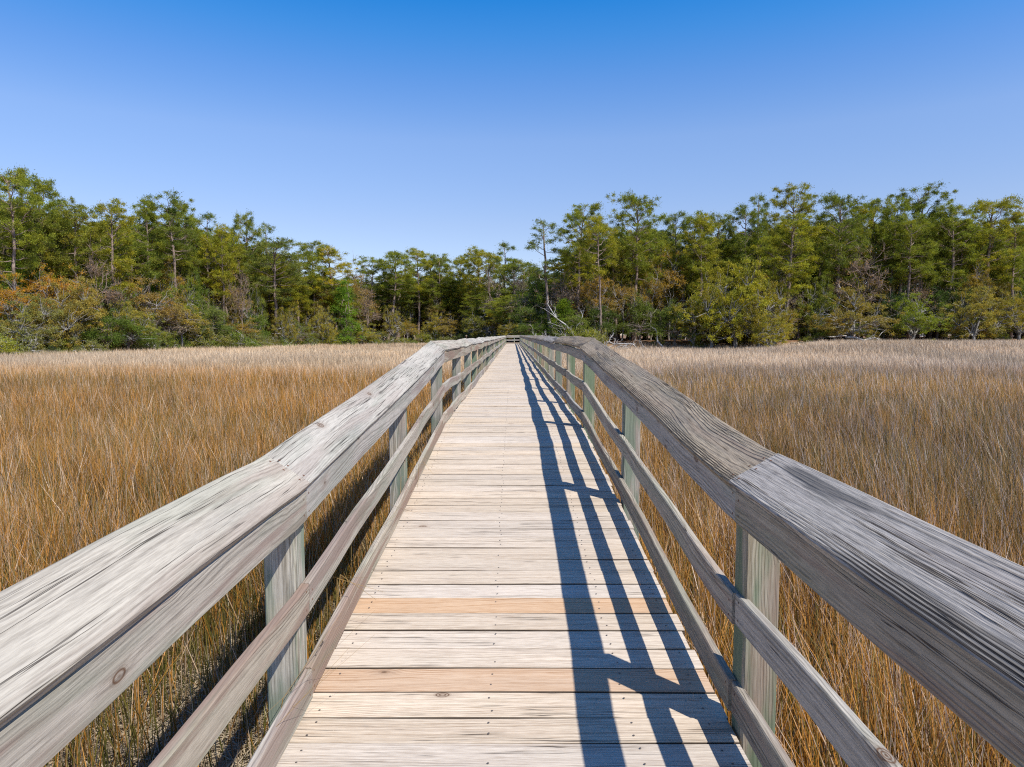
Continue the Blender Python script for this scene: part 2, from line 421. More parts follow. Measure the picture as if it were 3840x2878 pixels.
def axis(lo, hi, dens, step, far):
    a = list(np.arange(lo, hi + .01, step)); g = step
    l = a[0]; h = a[-1]
    while h < far: g *= 1.35; h += g; a.append(h)
    g = step
    while l > -far: g *= 1.35; l -= g; a.insert(0, l)
    return np.array(a)
gx = axis(-130, 130, 1, 1.3, 1600); gy = axis(-8, 200, 1, 1.3, 1600)
# finer strip near the camera comes from the soil relief in the material
GX, GY = np.meshgrid(gx, gy); GZ = ground(GX, GY)
V = np.stack([GX.ravel(), GY.ravel(), GZ.ravel()], 1)
nx, ny = len(gx), len(gy)
ii, jj = np.meshgrid(np.arange(nx - 1), np.arange(ny - 1)); a = (jj * nx + ii).ravel()
FQ = np.stack([a, a + 1, a + 1 + nx, a + nx], 1).ravel()
uu = np.clip(GX / np.maximum(GY, 1), -2.5, 2.5)
forest = (smooth(-1, 6, GY - shore(uu)) * (GY > 1)).ravel()
me = new_mesh('ground', V, FQ, np.full(len(a), 4), [mat_ground()], {'forest': ('FLOAT', forest)}, None, True)
tag(link('ground', me), 'sandy marsh floor rising to the pine straw covered forest floor', 'ground', kind='structure')

# ------------------------------------------------------------------ marsh grass
def mat_grass():
    N = NT('dry_marsh_grass')
    c = N.attr('gc', 'Color')
    d = N.n('ShaderNodeBsdfDiffuse'); N.set(d.inputs[0], c)
    t = N.n('ShaderNodeBsdfTranslucent'); N.set(t.inputs[0], c)
    mx = N.n('ShaderNodeMixShader'); mx.inputs[0].default_value = .25
    N.t.links.new(d.outputs[0], mx.inputs[1]); N.t.links.new(t.outputs[0], mx.inputs[2])
    g = N.n('ShaderNodeBsdfGlossy'); g.inputs['Roughness'].default_value = .45; g.inputs['Color'].default_value = (1, 1, 1, 1)
    m2 = N.n('ShaderNodeMixShader'); m2.inputs[0].default_value = .035
    N.t.links.new(mx.outputs[0], m2.inputs[1]); N.t.links.new(g.outputs[0], m2.inputs[2])
    N.t.links.new(m2.outputs[0], N.out.inputs[0]); return N.m
M_grass = mat_grass()

def sample_ring(ya, yb, density, umax=.98, xmin=1.02):
    """random points with ya<y<yb inside a fan a little wider than the view"""
    w = umax * yb + 2
    n = int(density * (yb - ya) * 2 * w)
    x = RNG.uniform(-w, w, n); yy = RNG.uniform(ya, yb, n)
    k = (np.abs(x) < umax * np.maximum(yy, 0) + 2.5) & (np.abs(x) > xmin)
    x, yy = x[k], yy[k]
    u = x / np.maximum(yy, 1)
    k = (yy < shore(np.clip(u, -2.5, 2.5)) + 1.5 - 3 * (fbm(x * .2, yy * .2) - .3)) | (yy < 5)
    return x[k], yy[k]

def blades(x, yy, width, segs, lenf=1.0, bend=1.0, clump=True):
    n = len(x)
    zg = ground(x, yy)
    dist = np.hypot(x, yy)
    # sparse, short and green beside the walk on the near left
    edge = smooth(5.2, 1.8, np.abs(x)) * smooth(9, 4.5, yy) * (x < 0)
    edge2 = smooth(2.0, 1.0, np.abs(x)) * .25
    tus = .62 * vnoise(x * 2.6 + 11, yy * 2.6) + .38 * vnoise(x * 6.1, yy * 6.1 + 31)
    keep = (RNG.random(n) > np.maximum(edge * .72, edge2)) & (RNG.random(n) < .16 + .84 * smooth(.30, .58, tus + .12 * smooth(14, 30, yy)))
    x, yy, zg, edge, dist = x[keep], yy[keep], zg[keep], edge[keep], dist[keep]; n = len(x)
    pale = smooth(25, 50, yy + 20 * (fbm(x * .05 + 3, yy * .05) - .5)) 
    patch = fbm(x * .11 + 40, yy * .07 + 2)
    h = (1.02 + .30 * (fbm(x * .5, yy * .5) - .5) + .22 * (patch - .5)) * RNG.uniform(.62, 1.2, n) * lenf * (.86 + .28 * vnoise(x * .9 + 3, yy * .9 + 7))
    h *= 1 - .35 * edge
    h *= 1 - .12 * smooth(.36, .5, x / np.maximum(yy, 1)) * smooth(60, 90, yy)
    az = RNG.uniform(0, 2 * np.pi, n); lean = np.abs(RNG.normal(0, .13, n)) + .02
    wild = RNG.random(n) < .085; lean = np.where(wild, RNG.uniform(.3, .9, n), lean)
    cur = RNG.normal(.10, .14, n) * bend
    wind = np.array([-.05, .02])
    fa = RNG.uniform(0, np.pi, n)                    # facing of the flat blade
    fa = np.where(RNG.random(n) < .6, RNG.normal(0, .5, n), fa)
    wv = np.stack([np.cos(fa), np.sin(fa), np.zeros(n)], 1) * (width * RNG.uniform(.6, 1.3, n))[:, None] * .5
    dirv = np.stack([np.cos(az), np.sin(az)], 1)
    # colours (linear): olive base, russet middle, straw tip
    v = RNG.random(n)
    green = (v < .26 - .2 * pale + .28 * edge + .5 * (fbm(x * .3 + 70, yy * .2) - .5) * (1 - pale))[:, None]
    straw = (v > .80 - .38 * pale)[:, None]
    mixv = (RNG.uniform(.55, 1.3, n) * (.8 + .4 * vnoise(x * 1.7, yy * 1.1)) * (.62 + .76 * fbm(x * .16 + 5, yy * .08 + 9)))[:, None]
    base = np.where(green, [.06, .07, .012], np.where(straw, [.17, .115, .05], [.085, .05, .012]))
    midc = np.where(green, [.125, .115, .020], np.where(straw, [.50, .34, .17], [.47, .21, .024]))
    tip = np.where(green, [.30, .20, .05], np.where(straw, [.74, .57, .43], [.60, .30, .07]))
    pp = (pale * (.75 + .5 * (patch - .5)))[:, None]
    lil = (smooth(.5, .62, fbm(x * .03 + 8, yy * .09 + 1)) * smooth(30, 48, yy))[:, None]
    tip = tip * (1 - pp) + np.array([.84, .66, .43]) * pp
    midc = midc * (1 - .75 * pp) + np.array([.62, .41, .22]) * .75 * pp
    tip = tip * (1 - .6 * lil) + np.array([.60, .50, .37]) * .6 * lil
    og = (smooth(.45, .62, patch) * (1 - pale))[:, None]
    midc = midc * (1 + .18 * og * np.array([1, .55, .1]))
    rg_ = (smooth(-2, 7, x) * (1 - .7 * pale))[:, None]
    midc = midc * (1 - rg_ * np.array([.22, .13, -.25])); tip = tip * (1 - rg_ * np.array([.18, .10, -.15]))
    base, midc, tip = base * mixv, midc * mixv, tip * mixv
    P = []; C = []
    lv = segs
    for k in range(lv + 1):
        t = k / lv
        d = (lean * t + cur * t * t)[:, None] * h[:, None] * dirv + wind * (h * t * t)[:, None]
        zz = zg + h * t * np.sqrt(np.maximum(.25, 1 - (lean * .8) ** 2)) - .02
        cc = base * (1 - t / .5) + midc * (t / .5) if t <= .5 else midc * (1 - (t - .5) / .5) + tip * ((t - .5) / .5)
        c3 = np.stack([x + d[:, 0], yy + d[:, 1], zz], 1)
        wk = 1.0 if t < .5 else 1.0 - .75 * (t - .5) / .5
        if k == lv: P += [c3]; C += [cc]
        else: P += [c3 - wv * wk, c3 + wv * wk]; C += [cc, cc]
    m = 2 * lv + 1
    V = np.stack(P, 1).reshape(-1, 3); Cc = np.stack(C, 1).reshape(-1, 3)
    b = (np.arange(n) * m)[:, None]
    F_ = []; L_ = []
    quads = [np.concatenate([b + 2 * k, b + 2 * k + 1, b + 2 * k + 3, b + 2 * k + 2], 1) for k in range(lv - 1)]
    tri = np.concatenate([b + 2 * lv - 2, b + 2 * lv - 1, b + 2 * lv], 1)
    ff = np.concatenate(quads + [tri], 1).ravel()
    ln = np.tile(np.array([4] * (lv - 1) + [3]), n)
    return V, ff, ln, Cc

parts = []
for (ya, yb, dens, wd, sg, um) in ((-4, 4, 1300, .0062, 3, .98), (4, 8, 1300, .0066, 3, .98), (8, 14, 720, .0082, 3, .92), (14, 24, 330, .0115, 2, .88), (24, 40, 150, .018, 2, .86),
                                (40, 64, 70, .028, 2, .85), (64, 100, 36, .045, 2, .85), (100, 152, 16, .07, 2, .42)):
    x, yy = sample_ring(ya, yb, dens, um)
    if ya < 0:
        k = np.abs(x) < 5.5; x, yy = x[k], yy[k]
    parts.append(blades(x, yy, wd, sg))
# loose stalks leaning over the toe board on to the deck
n = 26
x = RNG.choice([-1.04, -1.0, 1.03], n, p=[.5, .25, .25]) + RNG.normal(0, .03, n); yy = RNG.uniform(2.5, 8, n)
zd = np.array([deckz(q) for q in yy])
p0 = np.stack([x, yy, zd - .35], 1); p1 = np.stack([x * .97, yy + RNG.normal(0, .12, n), zd + RNG.uniform(.12, .3, n)], 1)
p2 = np.stack([x - np.sign(x) * RNG.uniform(.08, .4, n), yy + RNG.normal(.1, .25, n), zd + RNG.uniform(.02, .4, n)], 1)
wv = np.array([.0016, .0016, 0])
V = np.stack([p0 - wv, p0 + wv, p1 + wv, p1 - wv, p1 - wv, p1 + wv, p2 + wv * .4, p2 - wv * .4], 1).reshape(-1, 3)
cc = np.repeat(np.array([.42, .27, .09]) * RNG.uniform(.4, 1.2, n)[:, None], 8, 0)
parts.append((V, np.arange(8 * n), np.full(2 * n, 4), cc))
# flattened dead straw on the mud beside the walk
n = 30000
x = RNG.uniform(-5.5, -.6, n); yy = RNG.uniform(.5, 9, n)
az = RNG.uniform(0, 6.283, n); ln_ = RNG.uniform(.08, .35, n); zz = ground(x, yy) + RNG.uniform(.004, .05, n)
wv = np.stack([-np.sin(az), np.cos(az), np.zeros(n)], 1) * .004
dv = np.stack([np.cos(az), np.sin(az), RNG.normal(0, .12, n)], 1) * ln_[:, None]
p0 = np.stack([x, yy, zz], 1)
V = np.stack([p0 - wv, p0 + wv, p0 + dv + wv, p0 + dv - wv], 1).reshape(-1, 3)
cc = np.repeat(np.array([.50, .40, .26]) * RNG.uniform(.45, 1.15, n)[:, None], 4, 0)
parts.append((V, np.arange(4 * n), np.full(n, 4), cc))
off = 0; Vs = []; Fs = []; Ls = []; Cs = []
for V, ff, ln, c in parts:
    Vs.append(V); Fs.append(ff + off); Ls.append(ln); Cs.append(c); off += len(V)
Vs = np.concatenate(Vs); Cs = np.concatenate(Cs); Cs = np.concatenate([Cs, np.ones((len(Cs), 1))], 1)
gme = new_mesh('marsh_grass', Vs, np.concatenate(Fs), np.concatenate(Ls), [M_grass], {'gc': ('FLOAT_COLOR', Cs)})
tag(link('marsh_grass', gme), 'tall dry russet and straw marsh grass on both sides of the boardwalk', 'grass', kind='stuff')
print('grass verts', len(Vs))

# ------------------------------------------------------------------ tree prototypes
def mat_bark(name, a, b, sc=6):
    N = NT(name)
    tc = N.n('ShaderNodeTexCoord').outputs['Object']
    v = N.noise(N.vmul(tc, (sc, sc, sc * .35)), 1, 4, .65); w = N.noise(tc, 1.1, 3)
    col = N.mix(N.ramp(v, .35, .65), a, b)
    col = N.mix(N.math('MULTIPLY', N.ramp(w, .5, .7), .5), col, tuple(q * 1.5 for q in b))
    return N.principled(col, .9, .15, N.bump(v, .6, .05))
B_pine = mat_bark('pine_bark', (.15, .105, .082), (.31, .235, .19))
B_oak = mat_bark('oak_bark', (.15, .14, .125), (.36, .34, .31))
B_grey = mat_bark('grey_bark', (.16, .14, .12), (.31, .28, .25))
B_drift = mat_bark('driftwood_bark', (.27, .25, .23), (.52, .49, .46))
B_twig = mat_bark('twig_bark', (.15, .105, .08), (.27, .205, .165))
B_dark = mat_bark('cedar_bark', (.13, .10, .08), (.25, .20, .16))
def mat_leaf(name, trans=.38, tipc=(1.5, 1.25, .7), amt=.5):
    N = NT(name)
    oc = N.n('ShaderNodeObjectInfo'); rn = N.attr('rnd')
    base = oc.outputs['Color']
    col = N.mix(1, base, N.mix(rn, (.42, .50, .55), tuple(q * 1.25 for q in tipc)), 'MULTIPLY')
    cl = N.noise(N.n('ShaderNodeTexCoord').outputs['Object'], .55, 3)
    col = N.mix(N.ramp(cl, .3, .7, 0, amt), col, N.mix(1, col, (1.35, 1.0, .55), 'MULTIPLY'))
    d = N.n('ShaderNodeBsdfPrincipled'); N.set(d.inputs['Base Color'], col); d.inputs['Roughness'].default_value = .6; d.inputs['Specular IOR Level'].default_value = .2
    t = N.n('ShaderNodeBsdfTranslucent'); N.set(t.inputs[0], N.mix(1, col, (1.25, 1.25, .7), 'MULTIPLY'))
    mx = N.n('ShaderNodeMixShader'); mx.inputs[0].default_value = trans
    N.t.links.new(d.outputs[0], mx.inputs[1]); N.t.links.new(t.outputs[0], mx.inputs[2])
    N.t.links.new(mx.outputs[0], N.out.inputs[0]); return N.m
L_needle = mat_leaf('pine_needles'); L_leaf = mat_leaf('leaves', .38, (1.45, 1.3, .8), .6); L_cedar = mat_leaf('cedar_sprays', .15, (1.3, 1.2, .8), .3)

def unit(v): return v / (np.linalg.norm(v, axis=-1, keepdims=True) + 1e-9)
def leafcloud(cent, rad, per, L, W, rg, up=.35, out=.6):
    """leaf-sized diamonds spread through clump ellipsoids"""
    cent = np.asarray(cent, float); rad = np.asarray(rad, float); n = len(cent) * per
    c = np.repeat(cent, per, 0); r = np.repeat(rad, per, 0)
    d = unit(rg.normal(size=(n, 3)))
    rho = np.minimum(np.abs(rg.normal(0, .66, n)), 1.6)[:, None]
    p = c + d * r * rho
    a = unit(d * out + np.array([0, 0, up]) + rg.normal(size=(n, 3)) * .55)
    s = unit(np.cross(a, rg.normal(size=(n, 3))))
    l = (L * rg.uniform(.6, 1.3, n))[:, None]; w = (W * rg.uniform(.6, 1.3, n))[:, None]
    V = np.stack([p, p + a * l * .5 + s * w * .5, p + a * l, p + a * l * .5 - s * w * .5], 1).reshape(-1, 3)
    k = np.repeat(np.clip(np.repeat(rg.random(len(cent)), per) * .45 + rg.random(n) * .55, 0, 1), 4)
    return V, k
def crown_mesh(name, V, k, mat):
    n = len(V) // 4
    return new_mesh(name, V, np.arange(4 * n), np.full(n, 4), [mat], {'rnd': ('FLOAT', k)})
def wood_mesh(name, tubes, mat):
    V = []; Fl = []; Ln = []; o = 0
    for pts, rad, sd in tubes:
        v, f = tube_arr(pts, rad, sd)
        V.append(v)
        for q in f: Fl += [i + o for i in q]; Ln.append(len(q))
        o += len(v)
    return new_mesh(name, np.concatenate(V), Fl, Ln, [mat], None, None, True)

def curve(p0, p1, rg, n=6, sag=0.0, jit=.06):
    p0 = np.asarray(p0, float); p1 = np.asarray(p1, float); L = np.linalg.norm(p1 - p0)
    t = np.linspace(0, 1, n)[:, None]
    p = p0 * (1 - t) + p1 * t + np.array([0, 0, 1]) * sag * L * np.sin(t * math.pi)
    p[1:-1] += rg.normal(size=(n - 2, 3)) * jit * L
    return p

def make_pine(seed, R0=3.4, cb=.45, nl=26, dens=1.0, lean=(0, 0), flat=.8, H=20.0, two=False):
    rg = np.random.default_rng(seed); tubes = []; cl = []; cr = []
    t = np.linspace(0, 1, 11)
    wob = np.cumsum(rg.normal(0, .11, (11, 2)), 0); wob -= wob[0]
    tp = np.stack([lean[0] * t * H + wob[:, 0], lean[1] * t * H + wob[:, 1], t * H * .97], 1)
    tr = .23 * (1 - t) ** .6 + .035; tr[0] *= 1.25
    tubes.append((tp, tr, 8))
    at = lambda f: np.array([np.interp(f, t, tp[:, k]) for k in range(3)])
    az = rg.uniform(0, 6.28)
    for i in range(nl):
        f = cb + (1 - cb) * (i + rg.uniform(.1, .9)) / nl
        c = (f - cb) / (1 - cb)
        prof = math.sqrt(max(.05, 1 - ((c - .42) / .62) ** 2))
        if c < .42: prof = .62 + .38 * c / .42 if rg.random() < .8 else .3
        ln = R0 * prof * rg.uniform(.55, 1.12)
        az += 2.4 + rg.normal(0, .5)
        el = R(2 + 55 * c ** 1.6 + rg.normal(0, 11))
        p0 = at(f); d = np.array([math.cos(az) * math.cos(el), math.sin(az) * math.cos(el), math.sin(el)])
        p1 = p0 + d * ln + np.array([0, 0, .12 * ln])
        pts = curve(p0, p1, rg, 6, -.05, .035)
        r0 = .035 + .018 * ln
        tubes.append((pts, np.linspace(r0, .014, 6), 4))
        cl.append(p1); cr.append(rg.uniform(.42, .72) * np.array([1, 1, flat * .72]))
        ns = int(3 + ln * 1.45)
        for k in range(ns):
            q = rg.uniform(.35, 1.0); b0 = pts[0] * (1 - q) + p1 * q
            sd = rg.choice([-1, 1]); a2 = az + sd * rg.uniform(.4, 1.1); l2 = rg.uniform(.4, 1.1) * ln * .45 + .3
            b1 = b0 + np.array([math.cos(a2) * l2, math.sin(a2) * l2, rg.uniform(-.25, .6) * l2])
            tubes.append((np.array([b0, (b0 + b1) / 2 + rg.normal(0, .06, 3), b1]), [.025, .018, .01], 3))
            cl.append(b1); cr.append(rg.uniform(.30, .78) * np.array([1, 1, flat * .72]))
    # leader
    for k in range(3):
        p = at(1) + rg.normal(0, .4, 3) * [1, 1, .4]; cl.append(p); cr.append(np.array([.8, .8, .5]))
    # dead stubs under the crown
    for k in range(14):
        f = rg.uniform(cb * .35, cb); a2 = rg.uniform(0, 6.28); l2 = rg.uniform(.5, 2.2); p0 = at(f)
        p1 = p0 + np.array([math.cos(a2) * l2, math.sin(a2) * l2, rg.uniform(-.2, .35) * l2])
        tubes.append((curve(p0, p1, rg, 4, 0, .05), [.035, .025, .018, .008], 3))
    V, k = leafcloud(cl, cr, int(120 * dens), .27, .062, rg, .5, .75)
    return wood_mesh('pine_trunk', tubes, B_pine), crown_mesh('pine_crown', V, k, L_needle)

def make_broad(seed, H=9.0, Rx=6.0, trunk_h=.18, nlimb=6, nclump=110, per=80, leaf=(.26, .12), low=.12, bark=None, lmat=None, shell=.72, twigs=0, rad=(.6, 1.1), tr=.32, flat=.62, cone=0.0):
    rg = np.random.default_rng(seed); tubes = []
    bark = bark or B_oak; lmat = lmat or L_leaf
    top = np.array([rg.normal(0, .2), rg.normal(0, .2), H * trunk_h])
    tubes.append((curve([0, 0, -.3], top, rg, 5, 0, .02), np.linspace(tr * 1.25, tr * .8, 5), 8))
    nodes = [top]; nr = [tr * .5]
    base_a = rg.uniform(0, 6.28)
    for i in range(nlimb):
        a = base_a + 6.283 * i / nlimb + rg.normal(0, .3); e = rg.uniform(.15, 1.25)
        rr_ = rg.uniform(.55, .8)
        p1 = np.array([math.cos(a) * math.cos(e) * Rx * rr_, math.sin(a) * math.cos(e) * Rx * rr_, H * (trunk_h + (1 - trunk_h) * math.sin(e) * rr_)])
        pts = curve(top - [0, 0, rg.uniform(0, H * .05)], p1, rg, 8, .06, .05)
        ra = np.linspace(tr * .55, .05, 8); tubes.append((pts, ra, 5))
        for k in range(2, 8): nodes.append(pts[k]); nr.append(ra[k])
    nodes = np.array(nodes); nr = np.array(nr)
    cl = []; cr = []
    subs = []
    for i in range(nlimb + 3):
        e = 1.45 if i == 0 else rg.uniform(.05, 1.3); a = base_a + 6.283 * i / nlimb + rg.normal(0, .35)
        rs = rg.uniform(.30, .46) * Rx; k = rg.uniform(.6, .85)
        zc = max(H * (low + .12), H * (low + (1 - low) * math.sin(e) * k) - .1 * H)
        subs.append((np.array([math.cos(a) * math.cos(e) * Rx * k, math.sin(a) * math.cos(e) * Rx * k, zc]), np.array([rs, rs, min(rs * rg.uniform(.5, .8), H - zc)])))
    for i in range(nclump):
        if not cone and rg.random() < .8:
            c0, r0 = subs[rg.integers(0, len(subs))]
            d = unit(rg.normal(size=3) + [0, 0, .55]); p = c0 + d * r0 * (rg.uniform(.8, 1.05) if rg.random() < .75 else rg.uniform(.3, .8))
            p[2] = max(p[2], H * .04); s = rg.uniform(*rad)
            cl.append(p); cr.append(np.array([s, s, s * flat]))
            j = np.argmin(np.linalg.norm(nodes - p, axis=1) + np.where(nodes[:, 2] > p[2] + .5, 1.5, 0))
            tubes.append((curve(nodes[j], p, rg, 5, .05, .06), np.linspace(min(.07, nr[j]), .012, 5), 3))
            for k in range(twigs):
                d = unit(rg.normal(size=3) + d * 1.2) * rg.uniform(.4, 1.2) * s
                tubes.append((np.array([p - d * .15, p + d * .5 + rg.normal(0, .06, 3), p + d]), [.02, .013, .006], 3))
            continue
        z = rg.uniform(low, 1) ** (1.25 if cone else .9); a = rg.uniform(0, 6.28)
        prof = (1 - z) ** .85 if cone else math.sqrt(max(0, 1 - (max(0, z - .3) / .7) ** 2.2)) * (.78 + .22 * min(1, z / .3))
        q = rg.uniform(shell, 1.0) if rg.random() < .8 else rg.uniform(.25, shell)
        bul = 1 + .20 * math.sin(2 * a + seed) + .14 * math.sin(5 * a + 7 * z + seed * 2) + .10 * math.sin(15 * z + 2 * a)
        p = np.array([math.cos(a) * Rx * prof * q * bul, math.sin(a) * Rx * prof * q * bul, z * H * (.82 + .18 * q)])
        s = rg.uniform(*rad); cl.append(p); cr.append(np.array([s, s, s * flat]))
        j = np.argmin(np.linalg.norm(nodes - p, axis=1) + np.where(nodes[:, 2] > p[2] + .5, 1.5, 0))
        tubes.append((curve(nodes[j], p, rg, 5, .05, .06), np.linspace(min(.07, nr[j]), .012, 5), 3))
        for k in range(twigs):
            d = unit(rg.normal(size=3) + (p - [0, 0, H * .3]) / np.linalg.norm(p - [0, 0, H * .3]) * 1.2) * rg.uniform(.4, 1.3) * s
            tubes.append((np.array([p - d * .15, p + d * .5 + rg.normal(0, .06, 3), p + d]), [.022, .014, .006], 3))
    tm = wood_mesh('trunk', tubes, bark)
    cm = None
    if per > 0:
        V, k = leafcloud(cl, cr, per, leaf[0], leaf[1], rg, .5, .45)
        cm = crown_mesh('crown', V, k, lmat)
    return tm, cm

PROTO = {'pine': [], 'oak': [], 'rust': [], 'bare': [], 'cedar': [], 'shrub': [], 'young': [], 'slim': []}
for i, (R0, cb, nl, dn, ln, fl) in enumerate([(3.7, .42, 30, 1.1, (0, 0), .95), (3.2, .52, 26, 1.1, (.01, 0), .9), (4.2, .46, 32, 1.0, (0, .01), .85), (3.6, .58, 24, 1.15, (-.015, .01), .95),
                                              (3.1, .36, 34, 1.0, (.01, -.01), 1.0), (4.3, .64, 23, 1.1, (0, 0), .75), (3.4, .44, 30, 1.0, (.02, 0), .95), (3.8, .52, 27, 1.05, (-.01, -.01), .9)]):
    PROTO['pine'].append(make_pine(100 + i, R0, cb, nl, dn, ln, fl))
for i, (R0, cb, nl, dn, ln) in enumerate([(2.0, .45, 13, .8, (.03, 0)), (1.7, .62, 12, .8, (-.02, 0)), (2.2, .5, 14, .7, (-.055, .01))]):
    PROTO['slim'].append(make_pine(140 + i, R0, cb, nl, dn, ln, .8))
for i in range(4): PROTO['oak'].append(make_broad(200 + i, nclump=[380, 230, 230, 230][i], per=[150, 130, 130, 130][i], leaf=[(.19, .095), (.17, .085), (.17, .085), (.17, .085)][i], rad=[(.4, .75), (.4, .8), (.4, .8), (.4, .8)][i], nlimb=[9, 7, 8, 7][i], twigs=[0, 1, 1, 1][i], low=[.08, .2, .26, .22][i], shell=[.66, .72, .72, .72][i], flat=.5))
for i in range(3): PROTO['rust'].append(make_broad(230 + i, H=12, Rx=4.2, trunk_h=.32, nlimb=7, nclump=150, per=70, leaf=(.18, .10), low=.36, twigs=3, bark=B_grey, tr=.15, rad=(.5, .95)))
for i in range(3): PROTO['bare'].append(make_broad(250 + i, H=12, Rx=3.4, trunk_h=.35, nlimb=8, nclump=85, per=12, leaf=(.16,.07), low=.35, twigs=8, bark=B_twig, tr=.13, rad=(.7, 1.3)))
for i in range(3): PROTO['cedar'].append(make_broad(270 + i, H=9, Rx=3.3, trunk_h=.22, nlimb=6, nclump=130, per=150, leaf=(.20, .05), low=.16, bark=B_dark, lmat=L_cedar, rad=(.5, .9), tr=.2, flat=.8, shell=.6))
for i in range(2): PROTO['young'].append(make_broad(290 + i, H=10, Rx=2.7, trunk_h=.12, nlimb=5, nclump=110, per=120, leaf=(.26, .06), low=.08, bark=B_pine, lmat=L_needle, rad=(.45, .8), tr=.13, cone=1.0))
for i in range(4): PROTO['shrub'].append(make_broad(310 + i, H=3.0, Rx=2.3, trunk_h=.10, nlimb=7, nclump=64, per=100, leaf=(.14, .065), low=.03, bark=B_oak, rad=(.4, .7), tr=.07, flat=.8, shell=.55, twigs=1))
PH = {'pine': (20.5, 3.9), 'slim': (20.5, 2.2), 'oak': (9, 6.3), 'rust': (12, 4.4), 'bare': (12, 3.6), 'cedar': (9, 3.5), 'young': (10, 2.8), 'shrub': (3, 2.4)}
NAME = {'pine': 'pine_tree', 'slim': 'pine_tree', 'oak': 'oak_tree', 'rust': 'deciduous_tree', 'bare': 'bare_tree', 'cedar': 'cedar_tree', 'young': 'young_pine_tree', 'shrub': 'shrub'}
LG = 1.95
TINT = {'pine': (.085, .125, .022), 'slim': (.08, .125, .035), 'oak': (.15, .145, .03), 'rust': (.27, .15, .05), 'bare': (.3, .3, .3), 'cedar': (.055, .085, .014), 'young': (.085, .145, .02), 'shrub': (.10, .135, .035)}

def at_pix(dx, dy, Y):
    """world point at depth Y seen at display pixel (2212 wide)"""
    sx = dx * 1.736 - 1923.5; v = dy * 1.736 - 1439
    ry = 2530 * math.cos(PITCH) - v * math.sin(PITCH); rz = -2530 * math.sin(PITCH) - v * math.cos(PITCH)
    return sx / ry * Y, CZ + rz / ry * Y
ALLT = []
def plant(kind, var, X, Y, top, halfw, tint, label, group, rz=None):
    base = float(ground(X, Y)) - .05
    H0, R0 = PH[kind]; H = top - base
    tm, cm = PROTO[kind][var % len(PROTO[kind])]
    root = empty(NAME[kind], (X, Y, base), random.uniform(0, 6.28) if rz is None else rz)
    sw = halfw / R0
    sc = (sw, sw, H / H0)
    nm = 'trunk' if kind != 'shrub' else 'stems'
    o = link(nm, tm, root); o.scale = sc
    if cm is not None:
        c = link('crown' if kind != 'shrub' else 'foliage', cm, root); c.scale = sc; c.color = (tint[0] * LG, tint[1] * LG, tint[2] * LG, 1)
    cat = {'pine': 'pine tree', 'slim': 'pine tree', 'oak': 'oak tree', 'rust': 'tree', 'bare': 'bare tree', 'cedar': 'cedar tree', 'young': 'pine tree', 'shrub': 'shrub'}[kind]
    tag(root, label, cat, group)
    ALLT.append((X / Y, Y, kind, root))
    return root
def jit(c, a=.12, hue=0.0):
    k = random.uniform(1 - a, 1 + a); h = random.uniform(-hue, hue)
    return (c[0] * k * (1 + h), c[1] * k, c[2] * k * (1 - h))

